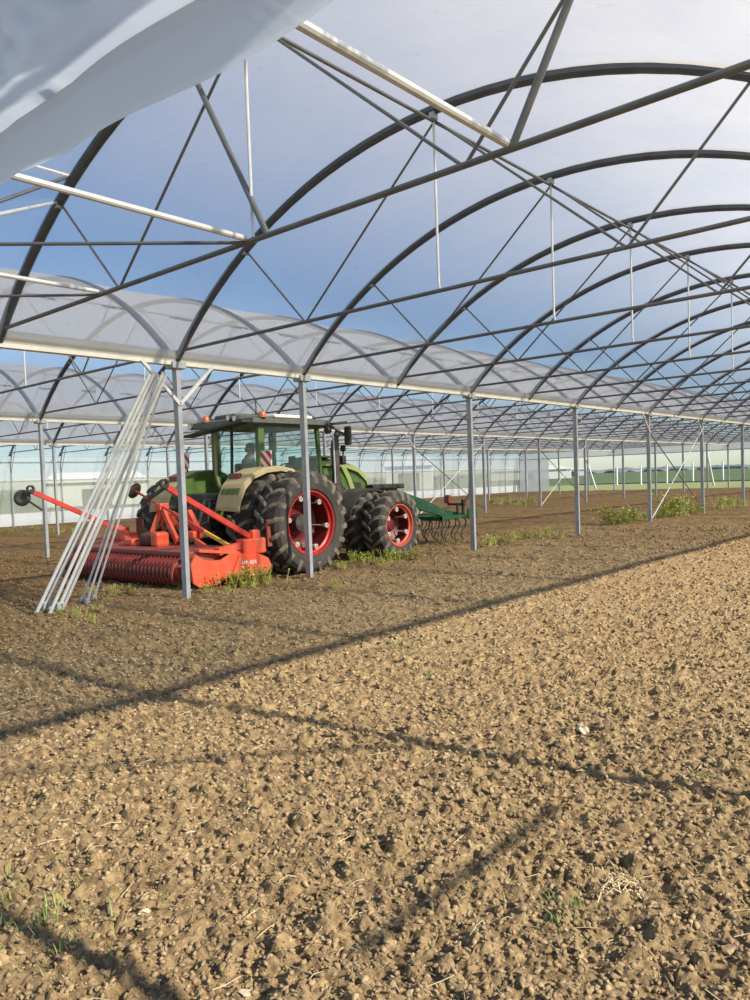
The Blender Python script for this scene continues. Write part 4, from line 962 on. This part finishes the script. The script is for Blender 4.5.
# ------------------------------------------------------------------ weeds and grass
def weed_mesh(seed, n=34, h=.32, m=leafy, blade=False):
    r = random.Random(seed); mb = MB()
    for k in range(n):
        a = r.uniform(0, 2*PI); rad = abs(r.gauss(0, .16)); bx, by = rad*math.cos(a), rad*math.sin(a)
        b = r.uniform(0, 2*PI); l = h*r.uniform(.45, 1.1); lean = r.uniform(.15, .6)*(2.6 if blade else 1)
        tip = Vector((bx+lean*l*math.cos(b), by+lean*l*math.sin(b), l)); base = Vector((bx, by, -.02)); mid = (base+tip)/2+Vector((0, 0, l*.12))
        if blade:
            sdv = Vector((-math.sin(b), math.cos(b), 0))*.0022
            mb.add([base-sdv*1.3, base+sdv*1.3, mid+sdv, tip, mid-sdv], [(0, 1, 2, 4), (4, 2, 3)])
        else:
            mb.tube([base, mid, tip], .004, 3)
            for q in range(5):
                t = r.uniform(.25, 1); c = base.lerp(tip, t)+Vector((0, 0, .03)); d = r.uniform(0, 2*PI); ll = r.uniform(.035, .075); u = Vector((math.cos(d), math.sin(d), r.uniform(-.2, .6)))*ll; v = Vector((-math.sin(d), math.cos(d), r.uniform(-.3, .3)))*ll*.32
                mb.add([c, c+u*.5+v, c+u, c+u*.5-v], [(0, 1, 2, 3)])
    return mb.mesh('leaves', m)
WMS = [weed_mesh(k) for k in range(4)]; GMS = [weed_mesh(k+20, 70, .05, leafg, True) for k in range(3)]
def weeds(lst, lab, grp, meshes=WMS, name='weed'):
    lst = sorted(lst); n_ = len(lst)
    for k_, (px, py, s) in enumerate(lst):
        p = gnd(px, py); inst_ = inst(name, random.choice(meshes), None, (p.x, p.y, 0), (0, 0, random.uniform(0, 6)), (s, s, s*random.uniform(.7, 1.1)))
        tag(inst_, lab if n_ == 1 else f'{lab}, {"leftmost" if k_ == 0 else ORD[k_+1]+" from left"}', 'weed' if meshes is WMS else 'grass', grp)
random.seed(3)
weeds([(232, 586, 1), (243, 586, .9), (252, 585, 1.0), (262, 583, .9), (226, 580, .6)], 'yellow-green weed clump growing against the side plate of the red harrow', 'weeds by the harrow')
weeds([(x, 566-.10*(x-340)+random.uniform(-3, 3), random.uniform(.35, .75)) for x in range(335, 425, 9)], 'low yellow-green weed growing beside the front tractor wheels', 'weeds by the front wheels')
weeds([(490, 545, .8), (502, 543, .9), (512, 541, .8), (525, 539, .8), (538, 538, .7), (548, 536, .7), (560, 538, .6)], 'yellow-green weed clump between the posts right of the cultivator', 'weeds right of the cultivator')
weeds([(608, 524, 1.5), (616, 524, 2.0), (625, 523, 1.6), (634, 521, 1.4), (645, 520, .8)], 'tall yellow weed left of the crossed rods', 'weeds left of the crossed rods')
weeds([(664, 517, 1.6), (672, 516, 2.2), (680, 515, 1.9), (690, 514, 1.6), (698, 512, 1.0)], 'yellow weed clump at the foot of the crossed rods', 'weeds under the crossed rods')
weeds([(720, 508, 1.3), (730, 507, 1.4), (740, 506, 1.1)], 'yellow-green weed clump near the right edge by the last near-row posts', 'weeds at the right edge')
weeds([(8+9*k, 533+random.uniform(-3, 3), random.uniform(.5, 1.0)) for k in range(8)], 'low weed growing in the second row at the left edge', 'weeds at the left edge')
weeds([(492+8*k, 505+random.uniform(-2, 2), random.uniform(.8, 1.3)) for k in range(6)], 'distant weed right of the cultivator', 'distant weeds right of the cultivator')
weeds([(x, 596-.04*x+random.uniform(-3, 5), random.uniform(.25, .5)) for x in (70, 92, 112, 128, 205, 228, 290, 335, 180)], 'small scattered weed before the nearest row of posts', 'small weeds before the near row')
weeds([(60, 615, .35), (75, 618, .4), (98, 610, .35), (92, 622, .3)], 'small weed at the foot of the leaning tubes', 'weeds at the tube feet')
weeds([(480, 603, .9), (490, 601, .7)], 'thin grass strip on the edge of the long gutter shadow', 'grass on the gutter shadow', GMS, 'grass_tuft')
weeds([(400, 645, .9), (205, 650, .8), (428, 672, .7), (190, 622, .9)], 'tiny grass tuft in the open soil of the middle ground', 'tiny grass tufts in the middle ground', GMS, 'grass_tuft')
for px, py, s, lab in [(12, 898, 1.0, 'green grass tuft at the left edge of the foreground'), (42, 920, 1.1, 'wide green grass tuft beside the left edge, in front of the smaller one'), (66, 944, .7, 'small grass tuft nearest the lower left corner'),
                       (555, 918, .6, 'small green seedling tuft at the lower right, left of the straw'), (577, 902, .4, 'tiny green seedling just left of the straw tangle'), (708, 776, .4, 'tiny green sprout near the right edge')]:
    weeds([(px, py, s)], lab, None, GMS, 'grass_tuft')

# ------------------------------------------------------------------ outside: fence posts, far buildings, hedge line
for k, (px, py, hh) in enumerate([(527, 486, 2.0), (617, 484, 2.3), (641, 483.5, 2.3), (667, 482, 2.4), (693, 481, 2.5), (723, 480, 2.5), (742, 479.5, 2.5), (588, 485, 2.2)]):
    p = gnd(px, py); o = MB().bbox((-.09, -.09, -.3), (.09, .09, hh), .02).build('fence_post', white, loc=(p.x, p.y, -.1)); tag(o, f'white post on the field edge outside the open far end, {["leftmost","third from left","fourth from left","fifth from left","sixth from left","second from right","rightmost","second from left"][k]}', 'post', 'white posts outside')
def building(px, py, d_, wx, h, lab):
    p = gnd(px, py); dd = Vector((p.x, p.y, 0)).normalized()*d_; t = empty('far_building', (dd.x, dd.y, 0)); tag(t, lab, 'building'); t.rotation_euler.z = math.atan2(dd.y, dd.x)-PI/2
    MB().bbox((-wx/2, -6, -.3), (wx/2, 6, h*.7), .1).build('wall', cement, t)
    MB().prism([(-wx/2-.3, h*.7), (wx/2+.3, h*.7), (wx/2-wx*.12, h), (-wx/2+wx*.12, h)], -6.4, 6.4, 'Y').build('roof', white, t)
    MB().bbox((-1.5, -6.1, -.3), (1.5, -5.95, h*.5), .03).build('gate', grey, t)
building(98, 505, 95, 11, 3.6, 'low white building outside, left of the leaning tubes behind the side wall')
building(410, 500, 120, 7, 5.0, 'small pale building outside behind the side wall above the front wheels')
building(530, 486, 260, 26, 4.2, 'long low white building beyond the field, left in the open far end')
building(572, 486, 420, 14, 4.5, 'small far white building right of the long one beyond the field')
mb = MB(); random.seed(9)
bmv = ico(1)
for k in range(420):
    a = YAW*0+random.uniform(PI*.5-.1, PI*1.02); d = random.uniform(900, 1100); s = random.uniform(4, 12)
    x, y = d*math.cos(a), d*math.sin(a)
    mb.add([(x+v[0]*s*2.4, y+v[1]*s*1.5, max(-1, .5+v[2]*s*.45*random.uniform(.8, 1.1))) for v in bmv[0]], [tuple(f) for f in bmv[1]])
o = mb.build('hedge_line', hedge); tag(o, 'distant bluish line of trees and hedges on the horizon', 'trees', kind='stuff')
